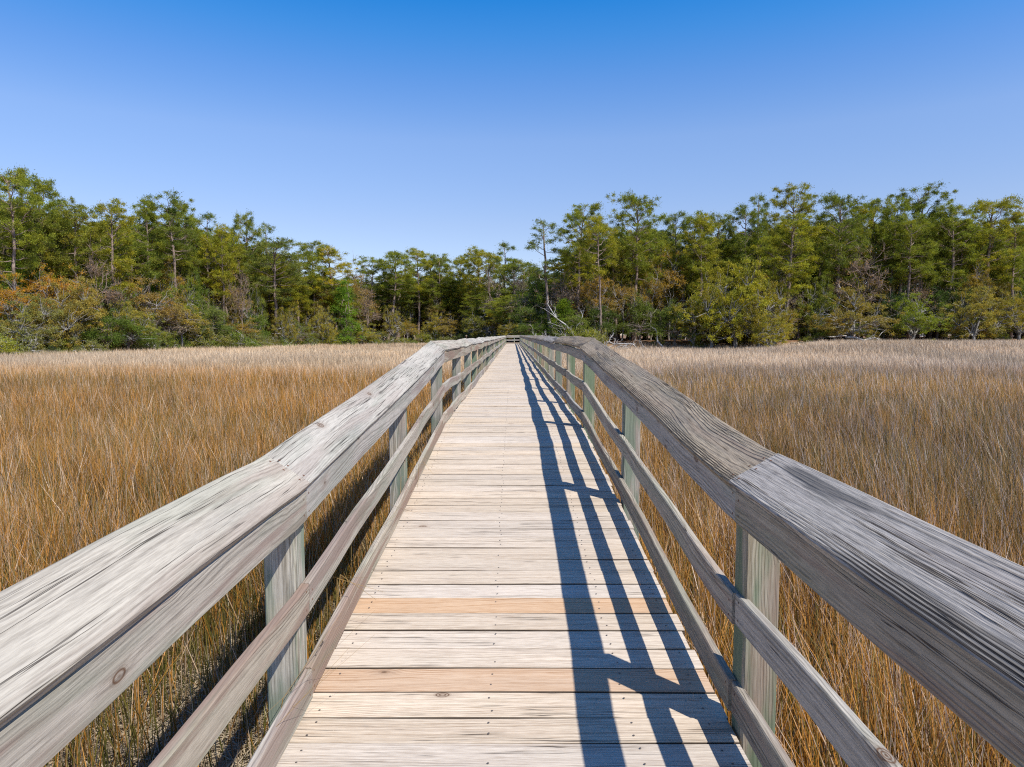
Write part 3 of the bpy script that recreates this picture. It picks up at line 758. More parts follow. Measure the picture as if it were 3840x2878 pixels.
# hand placed: kind, variant, x, top (picture pixels of a 2212 wide picture), metres behind the shore, half width m, tint, label, short name
T_ = TINT
YG = (.135, .155, .022); DG = (.075, .105, .024); OL = (.145, .130, .042); OR = (.215, .135, .022); BR = (.21, .145, .075); MG = (.098, .130, .024); BG = (.082, .118, .045)
HAND = [
 ('pine', 0, 8, 366, 6, 3.7, MG, 'tallest pine at the left end of the treeline, crown cut by the frame edge', 'tallest pine at the left end'),
 ('pine', 2, 72, 388, 9, 3.4, MG, 'broad crowned pine second highest on the left skyline', 'broad pine second highest on the left'),
 ('slim', 0, 128, 434, 16, 2.0, BG, 'thin dark topped pine in the dip right of the two highest left pines', 'thin dark topped pine'),
 ('pine', 7, 162, 450, 8, 3.5, (.10, .125, .026), 'olive green pine with a low forking trunk in the left wood', 'forking olive pine'),
 ('pine', 4, 232, 433, 7, 3.4, YG, 'bright green dense pine standing above the orange brown bare tree', 'bright dense pine on the left'),
 ('pine', 1, 312, 438, 10, 3.3, MG, 'straight pine with a pale trunk and small high crown left of the double crowned pine', 'straight pine with a pale trunk'),
 ('pine', 5, 366, 439, 8, 3.9, DG, 'double crowned pine with reddish trunk and sky showing under its crown', 'double crowned pine'),
 ('pine', 3, 398, 445, 14, 2.9, MG, 'pine merging with the right side of the double crowned pine', 'pine joined to the double crowned pine'),
 ('slim', 1, 450, 456, 14, 2.3, BG, 'bluish thin pine with see through crown on the left skyline', 'bluish thin pine'),
 ('pine', 6, 478, 490, 8, 3.1, YG, 'yellow green pine shorter than its neighbours in the middle of the left wood', 'yellow green shorter pine'),
 ('pine', 0, 530, 468, 12, 3.2, MG, 'round topped pine with a clear trunk beside the grey dead tree', 'round topped pine by the grey dead tree'),
 ('slim', 2, 580, 481, 15, 2.1, BG, 'narrow pine tip rising over the shoulder of the left wood', 'narrow pine tip on the shoulder'),
 ('pine', 2, 592, 522, 6, 5.0, (.085, .115, .035), 'wide dull green pine with a straight dark trunk at the shoulder of the left wood', 'wide dull green pine at the shoulder'),
 ('pine', 1, 671, 524, 14, 3.6, MG, 'flat topped pine standing alone above the lower trees left of centre', 'flat topped pine left of centre'),
 ('pine', 4, 722, 534, 10, 5.2, (.165, .17, .02), 'brightest yellow green pine with layered boughs left of centre', 'brightest layered pine'),
 ('pine', 3, 845, 546, 6, 5.0, MG, 'pine with a long bare trunk left of the boardwalk end', 'long trunked pine left of the walk'),
 ('pine', 7, 900, 540, 8, 4.4, YG, 'pine with a small round cap right of the long trunked pine', 'pine with a small round cap'),
 ('pine', 6, 955, 552, 9, 3.8, MG, 'pine with a thin straight trunk behind the left rail bend', 'pine behind the left rail bend'),
 ('pine', 0, 1028, 541, 10, 5.2, YG, 'dense rounded pine just left of the far end of the boardwalk', 'dense rounded pine by the walk end'),
 ('slim', 1, 1086, 520, 24, 2.4, BG, 'spindly pine top with scattered tufts above the end of the boardwalk', 'spindly pine above the walk end'),
 ('slim', 2, 1190, 473, 8, 2.5, BG, 'sparse leaning pine isolated against the sky right of the boardwalk end', 'sparse leaning pine'),
 ('pine', 5, 1255, 456, 9, 4.0, MG, 'wide pine with a big crooked limb reaching left toward the sparse leaning pine', 'wide pine with the crooked limb'),
 ('pine', 3, 1296, 470, 1.5, 3.0, YG, 'front pine with a tall clean trunk rising from the driftwood', 'front pine at the driftwood'),
 ('pine', 2, 1376, 425, 7, 4.1, MG, 'tallest pine right of the boardwalk with an irregular open crown', 'tallest pine right of the boardwalk'),
 ('pine', 1, 1458, 462, 12, 3.0, BG, 'brown tinged pine right of the tallest open crowned pine', 'brown tinged pine'),
 ('pine', 4, 1495, 462, 9, 3.3, MG, 'one of two close pines above the orange oaks, the one nearer the walk', 'close pine nearer the walk'),
 ('pine', 6, 1518, 469, 7, 3.3, YG, 'paler trunked pine of the two close pines above the orange oaks', 'paler trunked close pine'),
 ('pine', 0, 1556, 470, 13, 3.2, MG, 'pine with a soft round crown above the left edge of the big yellow oak', 'soft round crowned pine'),
 ('pine', 7, 1612, 448, 11, 3.2, DG, 'dark pine behind the crown of the big yellow green oak', 'dark pine behind the big oak'),
 ('slim', 1, 1640, 415, 12, 2.0, BG, 'thin pine spire standing highest behind the big yellow green oak', 'thin spire behind the big oak'),
 ('pine', 5, 1711, 419, 14, 4.0, (.12, .14, .03), 'flat umbrella topped pine above the large yellow green front pine', 'umbrella topped pine'),
 ('pine', 4, 1702, 468, 4, 5.0, (.125, .15, .022), 'large yellow green front pine with a thick dark trunk beside the big oak', 'large front pine beside the big oak'),
 ('pine', 2, 1814, 425, 9, 4.2, DG, 'wide dark green pine forking low above the brown bare crowned tree', 'wide dark forking pine'),
 ('pine', 1, 1866, 448, 12, 2.8, YG, 'smaller yellow green pine between two taller dark pines', 'smaller yellow green pine'),
 ('pine', 3, 1895, 433, 12, 3.0, MG, 'slim trunked pine left of the evenly paired pine', 'slim trunked pine'),
 ('pine', 6, 1926, 434, 11, 3.1, MG, 'pine with a tall straight trunk above the black green cedar', 'straight pine above the dark cedar'),
 ('pine', 5, 1992, 422, 13, 4.2, DG, 'broad flat crowned pine highest on the right half skyline after the umbrella pine', 'broad flat crowned pine'),
 ('pine', 7, 1975, 468, 6, 3.8, MG, 'pine with a double leaning trunk in front of the broad flat crowned pine', 'double trunk pine'),
 ('pine', 0, 2054, 447, 7, 4.0, MG, 'pine with a pale long trunk above the grey green oak', 'long pale trunk pine'),
 ('pine', 3, 2018, 462, 12, 3.4, DG, 'dark pine filling the gap between the flat crowned and the long trunked pines', 'gap filling dark pine'),
 ('pine', 2, 2136, 436, 8, 4.6, YG, 'large domed pine with many level limbs near the right frame edge', 'large domed pine near the right edge'),
 ('pine', 6, 2196, 464, 7, 3.6, MG, 'pine cut by the right frame edge', 'pine at the right frame edge'),
 ('pine', 1, 1058, 549, 18, 4.6, YG, 'pine between the dense rounded pine and the spindly pine top', 'pine beside the spindly top'),
 ('pine', 3, 1112, 562, 32, 4.6, MG, 'low round pine directly above the end of the boardwalk', 'low round pine above the walk end'),
 ('pine', 6, 1140, 574, 34, 4.6, DG, 'dark low pine on the skyline right of the boardwalk end', 'dark low pine right of the walk end'),
 ('pine', 0, 1168, 584, 24, 4.0, MG, 'lowest skyline pine just left of the sparse leaning pine', 'lowest skyline pine'),
 ('pine', 4, 986, 556, 12, 4.4, MG, 'full pine left of the dense rounded pine', 'full pine left of the dense rounded pine'),
 ('pine', 2, 928, 562, 16, 4.6, DG, 'darker pine in the gap right of the small capped pine', 'darker gap pine'),
 ('pine', 5, 808, 566, 14, 4.6, MG, 'flat pine left of the long trunked pine', 'flat pine left of the long trunk'),
 ('pine', 7, 640, 545, 10, 4.0, MG, 'pine on the descending slope right of the wide dull green pine', 'pine on the descending slope'),
 ('rust', 1, 770, 590, 12, 4.4, (.16, .125, .055), 'pale brown thin leaved tree below the skyline notch', 'pale brown tree'),
 # understorey
 ('rust', 0, 12, 585, 3, 3.0, OR, 'vivid orange leaved tree at the left frame edge', 'vivid orange tree at the left edge'),
 ('rust', 1, 96, 560, 5, 2.9, OR, 'tall golden orange tree under the second highest left pine', 'tall golden orange tree'),
 ('rust', 2, 152, 576, 5, 2.8, (.27, .17, .03), 'orange crown peeping over the rounded grey olive oak', 'orange crown over the olive oak'),
 ('bare', 0, 205, 530, 5, 3.0, BR, 'brown bare tree with white branching trunk in the left wood', 'brown bare tree'),
 ('oak', 0, 155, 588, 2, 4.4, OL, 'rounded grey olive oak in the middle of the left foreground trees', 'rounded grey olive oak'),
 ('oak', 1, 72, 632, 1, 4.4, (.12, .13, .05), 'low grey green oak under the orange trees at the left', 'low grey green oak'),
 ('rust', 0, 322, 597, 4, 4.0, (.155, .12, .045), 'rusty brown wide crowned tree before the straight pale pine', 'rusty wide crowned tree'),
 ('oak', 2, 378, 588, 6, 3.8, (.10, .13, .025), 'leafy green oak left of the yellow understorey tree', 'leafy green oak'),
 ('rust', 2, 388, 645, 2, 4.2, (.165, .145, .035), 'yellow olive understorey tree with pale stems in the left wood', 'yellow olive tree'),
 ('bare', 1, 519, 552, 2, 2.2, BR, 'tall grey dead tree with white side branches in the left wood', 'tall grey dead tree'),
 ('oak', 3, 268, 650, 2, 3.6, (.14, .14, .035), 'mustard green low oak between the olive oak and the yellow olive tree', 'mustard low oak'),
 ('cedar', 0, 450, 620, 2, 3.2, (.085, .11, .03), 'green bushy tree in front of the grey dead tree', 'green bushy tree by the dead tree'),
 ('young', 0, 742, 604, 3, 4.0, (.07, .135, .02), 'conical fresh green young pine under the brightest layered pine', 'conical young pine'),
 ('bare', 2, 793, 622, 3, 3.4, BR, 'pale grey bare tree standing in the wood left of centre', 'pale bare tree left of centre'),
 ('bare', 0, 768, 560, 26, 6.0, BR, 'faint grey leafless crowns in the skyline notch left of centre', 'leafless crown in the notch'),
 ('oak', 1, 1052, 640, 4, 5.0, (.10, .115, .03), 'dull green oak just behind the far boardwalk railing', 'dull oak behind the far railing'),
 ('cedar', 1, 1135, 640, 5, 3.6, (.05, .075, .018), 'dark cedar behind the end of the boardwalk', 'dark cedar behind the walk end'),
 ('bare', 1, 1214, 578, 6, 3.6, BR, 'pinkish leafless tree behind the leaning dead trunk', 'pinkish leafless tree'),
 ('cedar', 2, 1235, 668, 1, 3.2, (.085, .11, .02), 'yellowish cedar under the leaning dead trunk', 'yellowish cedar'),
 ('rust', 1, 1290, 570, 6, 3.2, (.165, .125, .03), 'orange flecked tree right of the pinkish leafless tree', 'orange flecked tree'),
 ('cedar', 0, 1302, 626, 3, 2.9, (.045, .068, .014), 'darkest cedar beside the clean front pine trunk', 'darkest cedar by the front trunk'),
 ('rust', 2, 1346, 590, 6, 3.2, (.15, .12, .04), 'tawny small leaved tree behind the spreading cedar', 'tawny tree behind the cedar'),
 ('cedar', 1, 1386, 624, 2.5, 3.4, (.06, .082, .015), 'spreading cedar with a slanting trunk above the open shore', 'spreading cedar'),
 ('rust', 0, 1448, 540, 8, 3.8, (.17, .125, .028), 'orange oak crown right of the tallest open crowned pine', 'orange oak crown on the right'),
 ('cedar', 2, 1460, 644, 1.5, 3.5, (.065, .09, .018), 'low dark cedar at the grass edge left of the big oak', 'low cedar left of the big oak'),
 ('oak', 0, 1592, 548, .5, 6.6, (.155, .165, .026), 'huge domed yellow green live oak overhanging the marsh edge', 'huge yellow green live oak'),
 ('oak', 3, 1500, 640, 1, 4.6, (.14, .14, .028), 'yellow green oak crown joined to the walkward side of the huge live oak', 'oak joined to the huge live oak'),
 ('oak', 1, 1672, 606, 1, 3.6, (.14, .13, .03), 'small oak crown filling the gap between the huge live oak and the large front pine', 'gap filling oak'),
 ('oak', 2, 1540, 594, -.5, 4.6, (.15, .15, .025), 'yellow green oak crown bulging forward on the walkward shoulder of the huge live oak', 'forward bulging oak'),
 ('oak', 3, 1640, 604, -1, 4.4, (.14, .14, .028), 'yellow green oak crown bulging forward below the summit of the huge live oak', 'oak crown below the summit'),
 ('oak', 2, 1668, 686, -4, 3.2, (.165, .16, .026), 'low yellow green oak boughs drooping onto the marsh grass', 'drooping oak boughs'),
 ('bare', 2, 1862, 526, 6, 4.6, BR, 'brown fine twigged leafless tree under the wide dark forking pine', 'brown twiggy tree'),
 ('oak', 1, 1842, 618, 1, 5.6, (.145, .13, .042), 'grey oak with contorted low limbs touching the grass', 'grey oak with low limbs'),
 ('cedar', 0, 1938, 592, 6, 3.0, (.032, .055, .014), 'black green cedar between the brown twiggy tree and the grey dome', 'black green cedar'),
 ('bare', 1, 1982, 574, 7, 3.2, BR, 'grey dome of bare twigs under the broad flat crowned pine', 'grey twig dome'),
 ('oak', 3, 1975, 632, 3, 4.8, (.105, .14, .022), 'glossy green live oak right of the grey oak', 'glossy green live oak'),
 ('cedar', 2, 2028, 604, 6, 2.4, (.045, .075, .015), 'small dark cedar right of the grey twig dome', 'small dark cedar'),
 ('oak', 0, 2108, 612, 2, 4.8, (.145, .14, .045), 'grey green oak with twisted bare limbs near the right edge', 'twisted grey green oak'),
 ('oak', 2, 2204, 618, 2, 4.2, (.15, .145, .03), 'oak with orange tips cut by the right frame edge', 'oak at the right frame edge'),
 ('cedar', 1, 1772, 688, 4, 1.9, (.06, .095, .016), 'small round cedar bush behind the picnic table', 'small round cedar'),
]
SHORT = []
gname = {'pine': 'pines of the treeline', 'slim': 'pines of the treeline', 'oak': 'oaks along the marsh edge', 'rust': 'autumn coloured trees', 'bare': 'leafless trees', 'cedar': 'cedars along the shore', 'young': 'pines of the treeline', 'shrub': 'shrubs along the marsh edge'}
for kind, var, dx, dt, offY, hw, tint, label, short in HAND:
    u = (dx * 1.736 - 1923.5) / 2530
    Y = float(shore(u)) + offY
    X, zt = at_pix(dx, dt, Y)
    plant(kind, var, X, Y, zt, hw, jit(tint, .05), label, gname[kind])
    SHORT.append((u, Y, kind, short))

# filler trees: each still a thing with its own label, told apart by what it stands beside
SKY = [(-250, 400), (0, 395), (80, 415), (150, 460), (230, 452), (400, 455), (500, 485), (580, 510), (640, 555), (700, 560), (780, 585), (850, 565), (1000, 565), (1090, 585), (1160, 610), (1200, 560), (1260, 485), (1380, 462), (1500, 480), (1600, 470), (1700, 455), (1850, 450), (2000, 445), (2200, 460), (2450, 460)]
def skyl(dx): return float(np.interp(dx, [a for a, b in SKY], [b for a, b in SKY]))
used = set(r['label'] for _, _, _, r in ALLT)
LOOK = {'pine': ['mid green pine', 'olive green pine', 'dark green pine', 'yellowish pine', 'slender pine', 'full crowned pine'],
        'slim': ['thin pine'], 'oak': ['grey green small oak', 'olive understorey oak', 'yellow green small oak'], 'rust': ['russet leaved tree', 'orange brown tree', 'golden leaved tree'],
        'bare': ['leafless grey tree', 'twiggy bare tree'], 'cedar': ['dark bushy cedar', 'green bushy cedar'], 'young': ['young green pine'],
        'shrub': ['green waterside shrub', 'bluish green shrub', 'yellow green shrub', 'low olive shrub']}
def auto_label(kind, look, u, Y):
    c = sorted(SHORT, key=lambda q: abs(q[0] - u) * 100 + abs(q[1] - Y) * .05)
    for q in c[:14]:
        dz = Y - q[1]; side = 'left' if u < q[0] else 'right'
        rel = ['just %s of' % side] if abs(u - q[0]) < .03 else ['to the %s of' % side]
        dep = 'behind and ' if dz > 6 else ('in front and ' if dz < -4 else '')
        for r_ in (dep + rel[0], 'low ' + dep + rel[0] if False else dep + 'a little ' + rel[0].replace('just ', '')):
            s = '%s %s the %s' % (look, r_, q[3])
            if s not in used and len(s.split()) <= 16:
                used.add(s); return s
    return None
rf = random.Random(99)
def auto(kind, dx, offY, dtop, hw, tint, look=None):
    u = (dx * 1.736 - 1923.5) / 2530; Y = float(shore(u)) + offY
    X, zt = at_pix(dx, dtop, Y)
    if kind != 'shrub' and zt - float(ground(X, Y)) < 3.0: return
    lab = auto_label(kind, look or rf.choice(LOOK[kind]), u, Y)
    if lab is None: return
    plant(kind, rf.randrange(8), X, Y, zt, hw, tint, lab, gname[kind])
def tintfor(kind):
    if kind in ('pine', 'slim'): return jit(rf.choice([MG, MG, YG, DG, (.115, .13, .026)]), .12)
    if kind == 'oak': return jit(rf.choice([OL, (.15, .145, .035), (.10, .125, .028)]), .12)
    if kind == 'rust': return jit(rf.choice([(.155, .125, .03), (.14, .12, .045), (.165, .14, .032)]), .12)
    return jit(TINT[kind], .18)
# pine rows
for row, (o0, o1, step, drop) in enumerate(((9, 16, 50, 40), (17, 26, 48, 32), (27, 40, 48, 24))):
    dx = -170 + row * 15
    while dx < 2390:
        d = dx + rf.uniform(-16, 16); u = (d * 1.736 - 1923.5) / 2530
        sc = 110.0 / float(shore(u))
        auto('pine' if rf.random() < .88 else 'slim', d, rf.uniform(o0, o1), skyl(d) + drop + abs(rf.gauss(0, 20)), rf.uniform(2.9, 4.2) * (1.25 if 560 < d < 1180 else 1), tintfor('pine'))
        dx += step * (1.0 if u > .06 or u < -.4 else .62)
# understorey
dx = -150
while dx < 2380:
    d = dx + rf.uniform(-12, 12)
    left = d < 1150
    kind = rf.choices(['oak', 'rust', 'bare', 'cedar', 'young'], [.42, .16, .10, .22, .10])[0]
    for k in range(2):
        off = rf.uniform(1.5, 5) if k == 0 else rf.uniform(6, 13)
        if k == 0 and 1310 < d < 1520: continue
        if k == 0 and 1690 < d: off += 5
        top = (rf.uniform(640, 690) if k == 0 else rf.uniform(545, 640)) + (10 if 600 < d < 1150 else 0)
        if d > 1750 and k == 0: top = rf.uniform(650, 690)
        if 1310 < d < 1530: kind = 'rust'; top = rf.uniform(570, 620)
        auto(kind, d, off, top, rf.uniform(2.4, 3.8), tintfor(kind))
        kind = rf.choices(['oak', 'rust', 'bare', 'cedar', 'young'], [.36, .18, .14, .24, .08])[0]
    dx += 47
# shrubs along the edge
dx = -140
while dx < 1290:
    d = dx + rf.uniform(-8, 8); u = (d * 1.736 - 1923.5) / 2530; sc = float(shore(u))
    if not 1085 < d < 1130:
        hgt = rf.uniform(1.6, 4.2) if d > 420 else rf.uniform(1.2, 3.2)
        Y = sc + rf.uniform(-2.5, 4.5); X = u * Y
        lab = auto_label('shrub', rf.choice(LOOK['shrub']), u, Y)
        if lab:
            plant('shrub', rf.randrange(4), X, Y, float(ground(X, Y)) + hgt, hgt * rf.uniform(.75, 1.05), jit(rf.choice([(.10, .135, .035), (.085, .12, .05), (.13, .15, .03), (.11, .125, .05)]), .12), lab, gname['shrub'])
    dx += 23 if d < 1000 else 30
for dx, hgt in ((1420, 1.5), (1510, 1.8), (1545, 2.2), (1590, 1.5), (1745, 1.6), (1880, 1.2), (2010, 1.0), (2070, 1.5), (2160, 1.6), (2240, 2)):
    u = (dx * 1.736 - 1923.5) / 2530; Y = float(shore(u)) + rf.uniform(1, 5); X = u * Y
    lab = auto_label('shrub', rf.choice(LOOK['shrub']), u, Y)
    if lab: plant('shrub', rf.randrange(4), X, Y, float(ground(X, Y)) + hgt, hgt * .9, jit((.12, .14, .03), .12), lab, gname['shrub'])

# deep woods that read as one mass behind the trees one can tell apart
def mesh_arrays(me):
    n = len(me.vertices); v = np.empty(n * 3, np.float32); me.vertices.foreach_get('co', v)
    ln = np.empty(len(me.polygons), np.int32); me.polygons.foreach_get('loop_total', ln)
    li = np.empty(len(me.loops), np.int32); me.loops.foreach_get('vertex_index', li)
    return v.reshape(-1, 3), li, ln
rw = random.Random(5)
Vw = []; Fw = []; Lw = []; Mw = []; Kw = []; o = 0
cache = {}
dx = -260
while dx < 2480:
    for k in range(6):
        d = dx + rw.uniform(-22, 22); u = (d * 1.736 - 1923.5) / 2530
        Y = float(shore(u)) + (rw.uniform(38, 62) if k else rw.uniform(24, 40))
        if k == 2: kind = rw.choice(['cedar', 'oak']); top = rw.uniform(600, 660); Y = float(shore(u)) + (rw.uniform(22, 36) if not 1310 < d < 1560 else rw.uniform(36, 46))
        elif k >= 4: kind = rw.choice(['oak', 'cedar', 'cedar']); top = max(skyl(d) + 70, rw.uniform(560, 640)); Y = float(shore(u)) + rw.uniform(40, 66)
        elif k == 3: kind = 'cedar'; top = rw.uniform(590, 640); Y = float(shore(u)) + rw.uniform(46, 60)
        else: kind = 'pine'; top = skyl(d) + 32 + abs(rw.gauss(0, 22))
        X, zt = at_pix(d, top, Y); zb = float(ground(X, Y)); H = zt - zb
        if H < 3: continue
        tm, cm = rw.choice(PROTO[kind]); H0, R0 = PH[kind]; sw = rw.uniform(1.0, 1.3) * (1.6 if kind != 'pine' else 1)
        a = rw.uniform(0, 6.28); ca, sa = math.cos(a), math.sin(a)
        for mi, m in ((0, tm), (1, cm)):
            if m.name not in cache:
                v, li, ln = mesh_arrays(m)
                if mi == 1:                                   # fewer, larger leaf tufts far back
                    q = v.reshape(-1, 4, 3)[::8]; c0 = q.mean(1, keepdims=True); v = (c0 + (q - c0) * 3.0).reshape(-1, 3)
                    li = np.arange(len(v), dtype=np.int32); ln = np.full(len(v) // 4, 4, np.int32)
                cache[m.name] = (v, li, ln)
            v, li, ln = cache[m.name]
            w = np.stack([(v[:, 0] * ca - v[:, 1] * sa) * sw + X, (v[:, 0] * sa + v[:, 1] * ca) * sw + Y, v[:, 2] * H / H0 + zb], 1)
            Vw.append(w); Fw.append(li + o); Lw.append(ln); Mw.append(np.full(len(ln), mi, np.int32)); Kw.append(np.full(len(v), rw.random())); o += len(v)
    dx += 44
wme = new_mesh('woods', np.concatenate(Vw), np.concatenate(Fw), np.concatenate(Lw), [B_pine, L_needle], {'rnd': ('FLOAT', np.concatenate(Kw))}, np.concatenate(Mw))
wo = link('woods', wme); wo.color = (.145, .155, .03, 1)
tag(wo, 'dense mass of pine woods behind the front trees', 'woods', kind='stuff')
print('woods verts', o)

# ------------------------------------------------------------------ dead wood, table, bench, cars
def dead(name, label, cat, X, Y, paths, mat=B_drift, group=None):
    z = float(ground(X, Y)); root = empty(name, (X, Y, z)); tag(root, label, cat, group)
    rg = np.random.default_rng(int(abs(X * 100 + Y)))
    main = None
    for i, (p0, p1, r0, r1, tw) in enumerate(paths):
        tubes = []
        pts = curve(p0, p1, rg, 7, .03, .04); tubes.append((pts, np.linspace(r0, r1, 7), 6))
        for k in range(tw):
            q = rg.integers(2, 7); L = np.linalg.norm(np.array(p1) - p0)
            d = unit(rg.normal(size=3) + [0, 0, .5] + (np.array(p1) - p0) / L * .8) * L * rg.uniform(.12, .38)
            b = curve(pts[q], pts[q] + d, rg, 5, .04, .07); tubes.append((b, np.linspace(r1 * .9 + .015, .008, 5), 4))
            for j in range(3):
                e = unit(rg.normal(size=3) + d / np.linalg.norm(d)) * np.linalg.norm(d) * rg.uniform(.2, .5)
                s = b[rg.integers(2, 5)]; tubes.append((np.array([s, s + e * .5 + rg.normal(0, .03, 3), s + e]), [.014, .01, .005], 3))
        o = link('trunk' if i == 0 else 'branch', wood_mesh(name, tubes, mat), root)
    return root
def pos(dx, off):
    u = (dx * 1.736 - 1923.5) / 2530; Y = float(shore(u)) + off; return u * Y, Y
X, Y = pos(1262, 0)
dead('dead_tree', 'silvery leaning dead trunk with bare forked branches behind the right railing', 'dead tree', X, Y, [((0, 0, 0), (-5.2, 2, 7.0), .17, .05, 9), ((-1.5, .5, 2.0), (-.2, .8, 5.5), .07, .02, 6), ((-2.6, .9, 3.4), (-5.2, .2, 4.2), .06, .02, 6)])
X, Y = pos(1210, -3)
dead('dead_tree', 'bleached fallen treetop lying just behind the right railing cap', 'dead tree', X, Y, [((2.5, 0, .6), (-3.5, 1.0, 2.3), .10, .03, 12), ((0, .3, 1.2), (-2.5, -.6, 2.6), .05, .02, 7)])
X, Y = pos(1310, -1.5)
dead('driftwood', 'tangle of bleached driftwood roots at the foot of the front pine', 'driftwood', X, Y, [((-.6, 0, .2), (.9, .2, 2.6), .14, .03, 10), ((-1.6, .2, .2), (1.4, -.4, 1.5), .10, .03, 10), ((.3, 0, .2), (-1.5, .3, 2.4), .07, .02, 8), ((0, -.5, .3), (3.2, .3, .9), .09, .03, 8)])
X, Y = pos(1362, -.5)
dead('driftwood', 'long curved bleached branch lying on the shore right of the driftwood tangle', 'driftwood', X, Y, [((-3.0, .3, 1.6), (2.6, -.9, .35), .09, .04, 3), ((-2.2, 0, .8), (.8, .5, 1.3), .06, .03, 3)])
X, Y = pos(1428, .3)
dead('dead_tree', 'short slanting grey snag at the grass edge below the spreading cedar', 'dead tree', X, Y, [((.2, 0, -.2), (-.9, .3, 3.3), .16, .10, 1)])
X, Y = pos(1660, -3)
dead('driftwood', 'weathered fallen limb under the drooping oak boughs', 'driftwood', X, Y, [((-3, 0, .7), (2.6, -.4, .35), .12, .05, 5)])
X, Y = pos(1872, .5)
dead('oak_limb', 'long snaking grey limb lying at the grass edge below the grey oak', 'fallen limb', X, Y, [((-3.2, 0, 1.2), (3.4, -.6, .5), .17, .07, 5), ((-3, .3, .7), (1.0, -.2, .5), .12, .05, 3)])
X, Y = pos(1800, 6)
dead('log', 'pale straight log lying on the sand near the small round cedar', 'log', X, Y, [((-3.5, 0, .25), (2.6, .6, .5), .13, .09, 0)])
X, Y = pos(1776, 3)
dead('stump', 'pale pointed tree stump on the sand beside the small round cedar', 'stump', X, Y, [((0, 0, -.1), (.05, 0, .95), .22, .03, 0)])
for i, (dx, off, h, lb) in enumerate(((1741, 6, 4.2, 'pale slender sapling trunk left of the small round cedar'), (1752, 9, 4.2, 'thinner pale sapling right beside the pale slender sapling'), (1800, 7, 8.5, 'slim whitish trunk leaning at the edge of the grey oak'), (1478, 9, 6, 'pale thin trunk in the shade right of the spreading cedar'), (1515, 12, 5, 'pale thin trunk behind the low cedar left of the big oak'))):
    X, Y = pos(dx, off)
    dead('slender_trunk', lb, 'dead tree', X, Y, [((0, 0, -.1), (.4, .1, h), .10, .05, 3)])

def boxes(lst, mats, name, parent=None, ch=.006):
    mb = MB()
    for i, (c, s, rx) in enumerate(lst):
        L = max(s); ax = s.index(L)
        A = [(1, 0, 0), (0, 1, 0), (0, 0, 1)]
        rot = lambda v: (v[0], v[1] * math.cos(rx) - v[2] * math.sin(rx), v[1] * math.sin(rx) + v[2] * math.cos(rx))
        la, wa, ta = rot(A[ax]), rot(A[(ax + 1) % 3]), rot(A[(ax + 2) % 3])
        st = [(q * L, tuple(c[k] + la[k] * q * L for k in range(3)), wa, ta) for q in (-.5, 0, .5)]
        board(mb, st, s[(ax + 1) % 3] / 2, s[(ax + 2) % 3] / 2, i * 3.3, (i * .37) % 1, ch)
    return link(name, mb.mesh(name, mats), parent)
def bench(dx, off, label):
    X, Y = pos(dx, off); r = empty('bench', (X, Y, float(ground(X, Y)))); tag(r, label, 'bench')
    boxes([((0, -.1, .45), (1.6, .14, .045), 0), ((0, .08, .45), (1.6, .14, .045), 0)], [M_railL], 'seat', r)
    boxes([((0, .24, .66), (1.6, .035, .13), 0), ((0, .27, .88), (1.6, .035, .13), 0)], [M_railL], 'backrest', r)
    for s in (-.65, .65): boxes([((s, .22, .45), (.09, .09, .95), 0), ((s, -.12, .22), (.09, .09, .42), 0)], [M_post], 'leg', r)
    return r
def table(dx, off, label):
    X, Y = pos(dx, off); r = empty('picnic_table', (X, Y, float(ground(X, Y))), .3); tag(r, label, 'picnic table')
    boxes([((0, -.3 + .15 * k, .75), (1.85, .135, .045), 0) for k in range(5)], [M_railL], 'tabletop', r)
    for s in (-1, 1):
        boxes([((0, s * .72 + q, .45), (1.85, .135, .045), 0) for q in (-.075, .075)], [M_railL], 'seat', r)
        boxes([((s * .65, -.34, .36), (.05, .10, .86), -.5), ((s * .71, .34, .36), (.05, .10, .86), .5), ((s * .60, 0, .40), (.045, 1.5, .09), 0)], [M_post], 'leg', r)
    return r
bench(1522, 13, 'wooden slatted bench in the shade left of the big oak trunk')
table(1738, 11, 'grey picnic table under the trees beside the large front pine')
table(1766, 17, 'grey picnic table farther back behind the small round cedar')
N = NT('car_paint'); M_car = N.principled((.72, .73, .75), .25, .5)
N = NT('car_glass'); M_glass = N.principled((.02, .025, .03), .08, .6)
N = NT('tyre_rubber'); M_tyre = N.principled((.025, .025, .027), .8, .2)
N = NT('wheel_rim'); M_rim = N.principled((.5, .5, .52), .35, .6)
N = NT('lamp_lens'); M_lens = N.principled((.75, .75, .72), .15, .6)
def loft(secs, mats, name, parent):
    """secs: (x, list of (y, z)) closed outlines"""
    mb = MB(); n = len(secs[0][1]); V = []; Fc = []
    for x, pr in secs: V += [(x, a, b) for a, b in pr]
    for i in range(len(secs) - 1):
        for k in range(n):
            a = i * n + k; b = i * n + (k + 1) % n
            Fc.append((a, b, b + n, a + n))
    Fc.append(tuple(range(n - 1, -1, -1))); Fc.append(tuple((len(secs) - 1) * n + k for k in range(n)))
    mb.add(V, Fc); o = link(name, mb.mesh(name, mats, True), parent)
    md = o.modifiers.new('soft', 'BEVEL'); md.width = .05; md.segments = 2; md.limit_method = 'ANGLE'
    return o
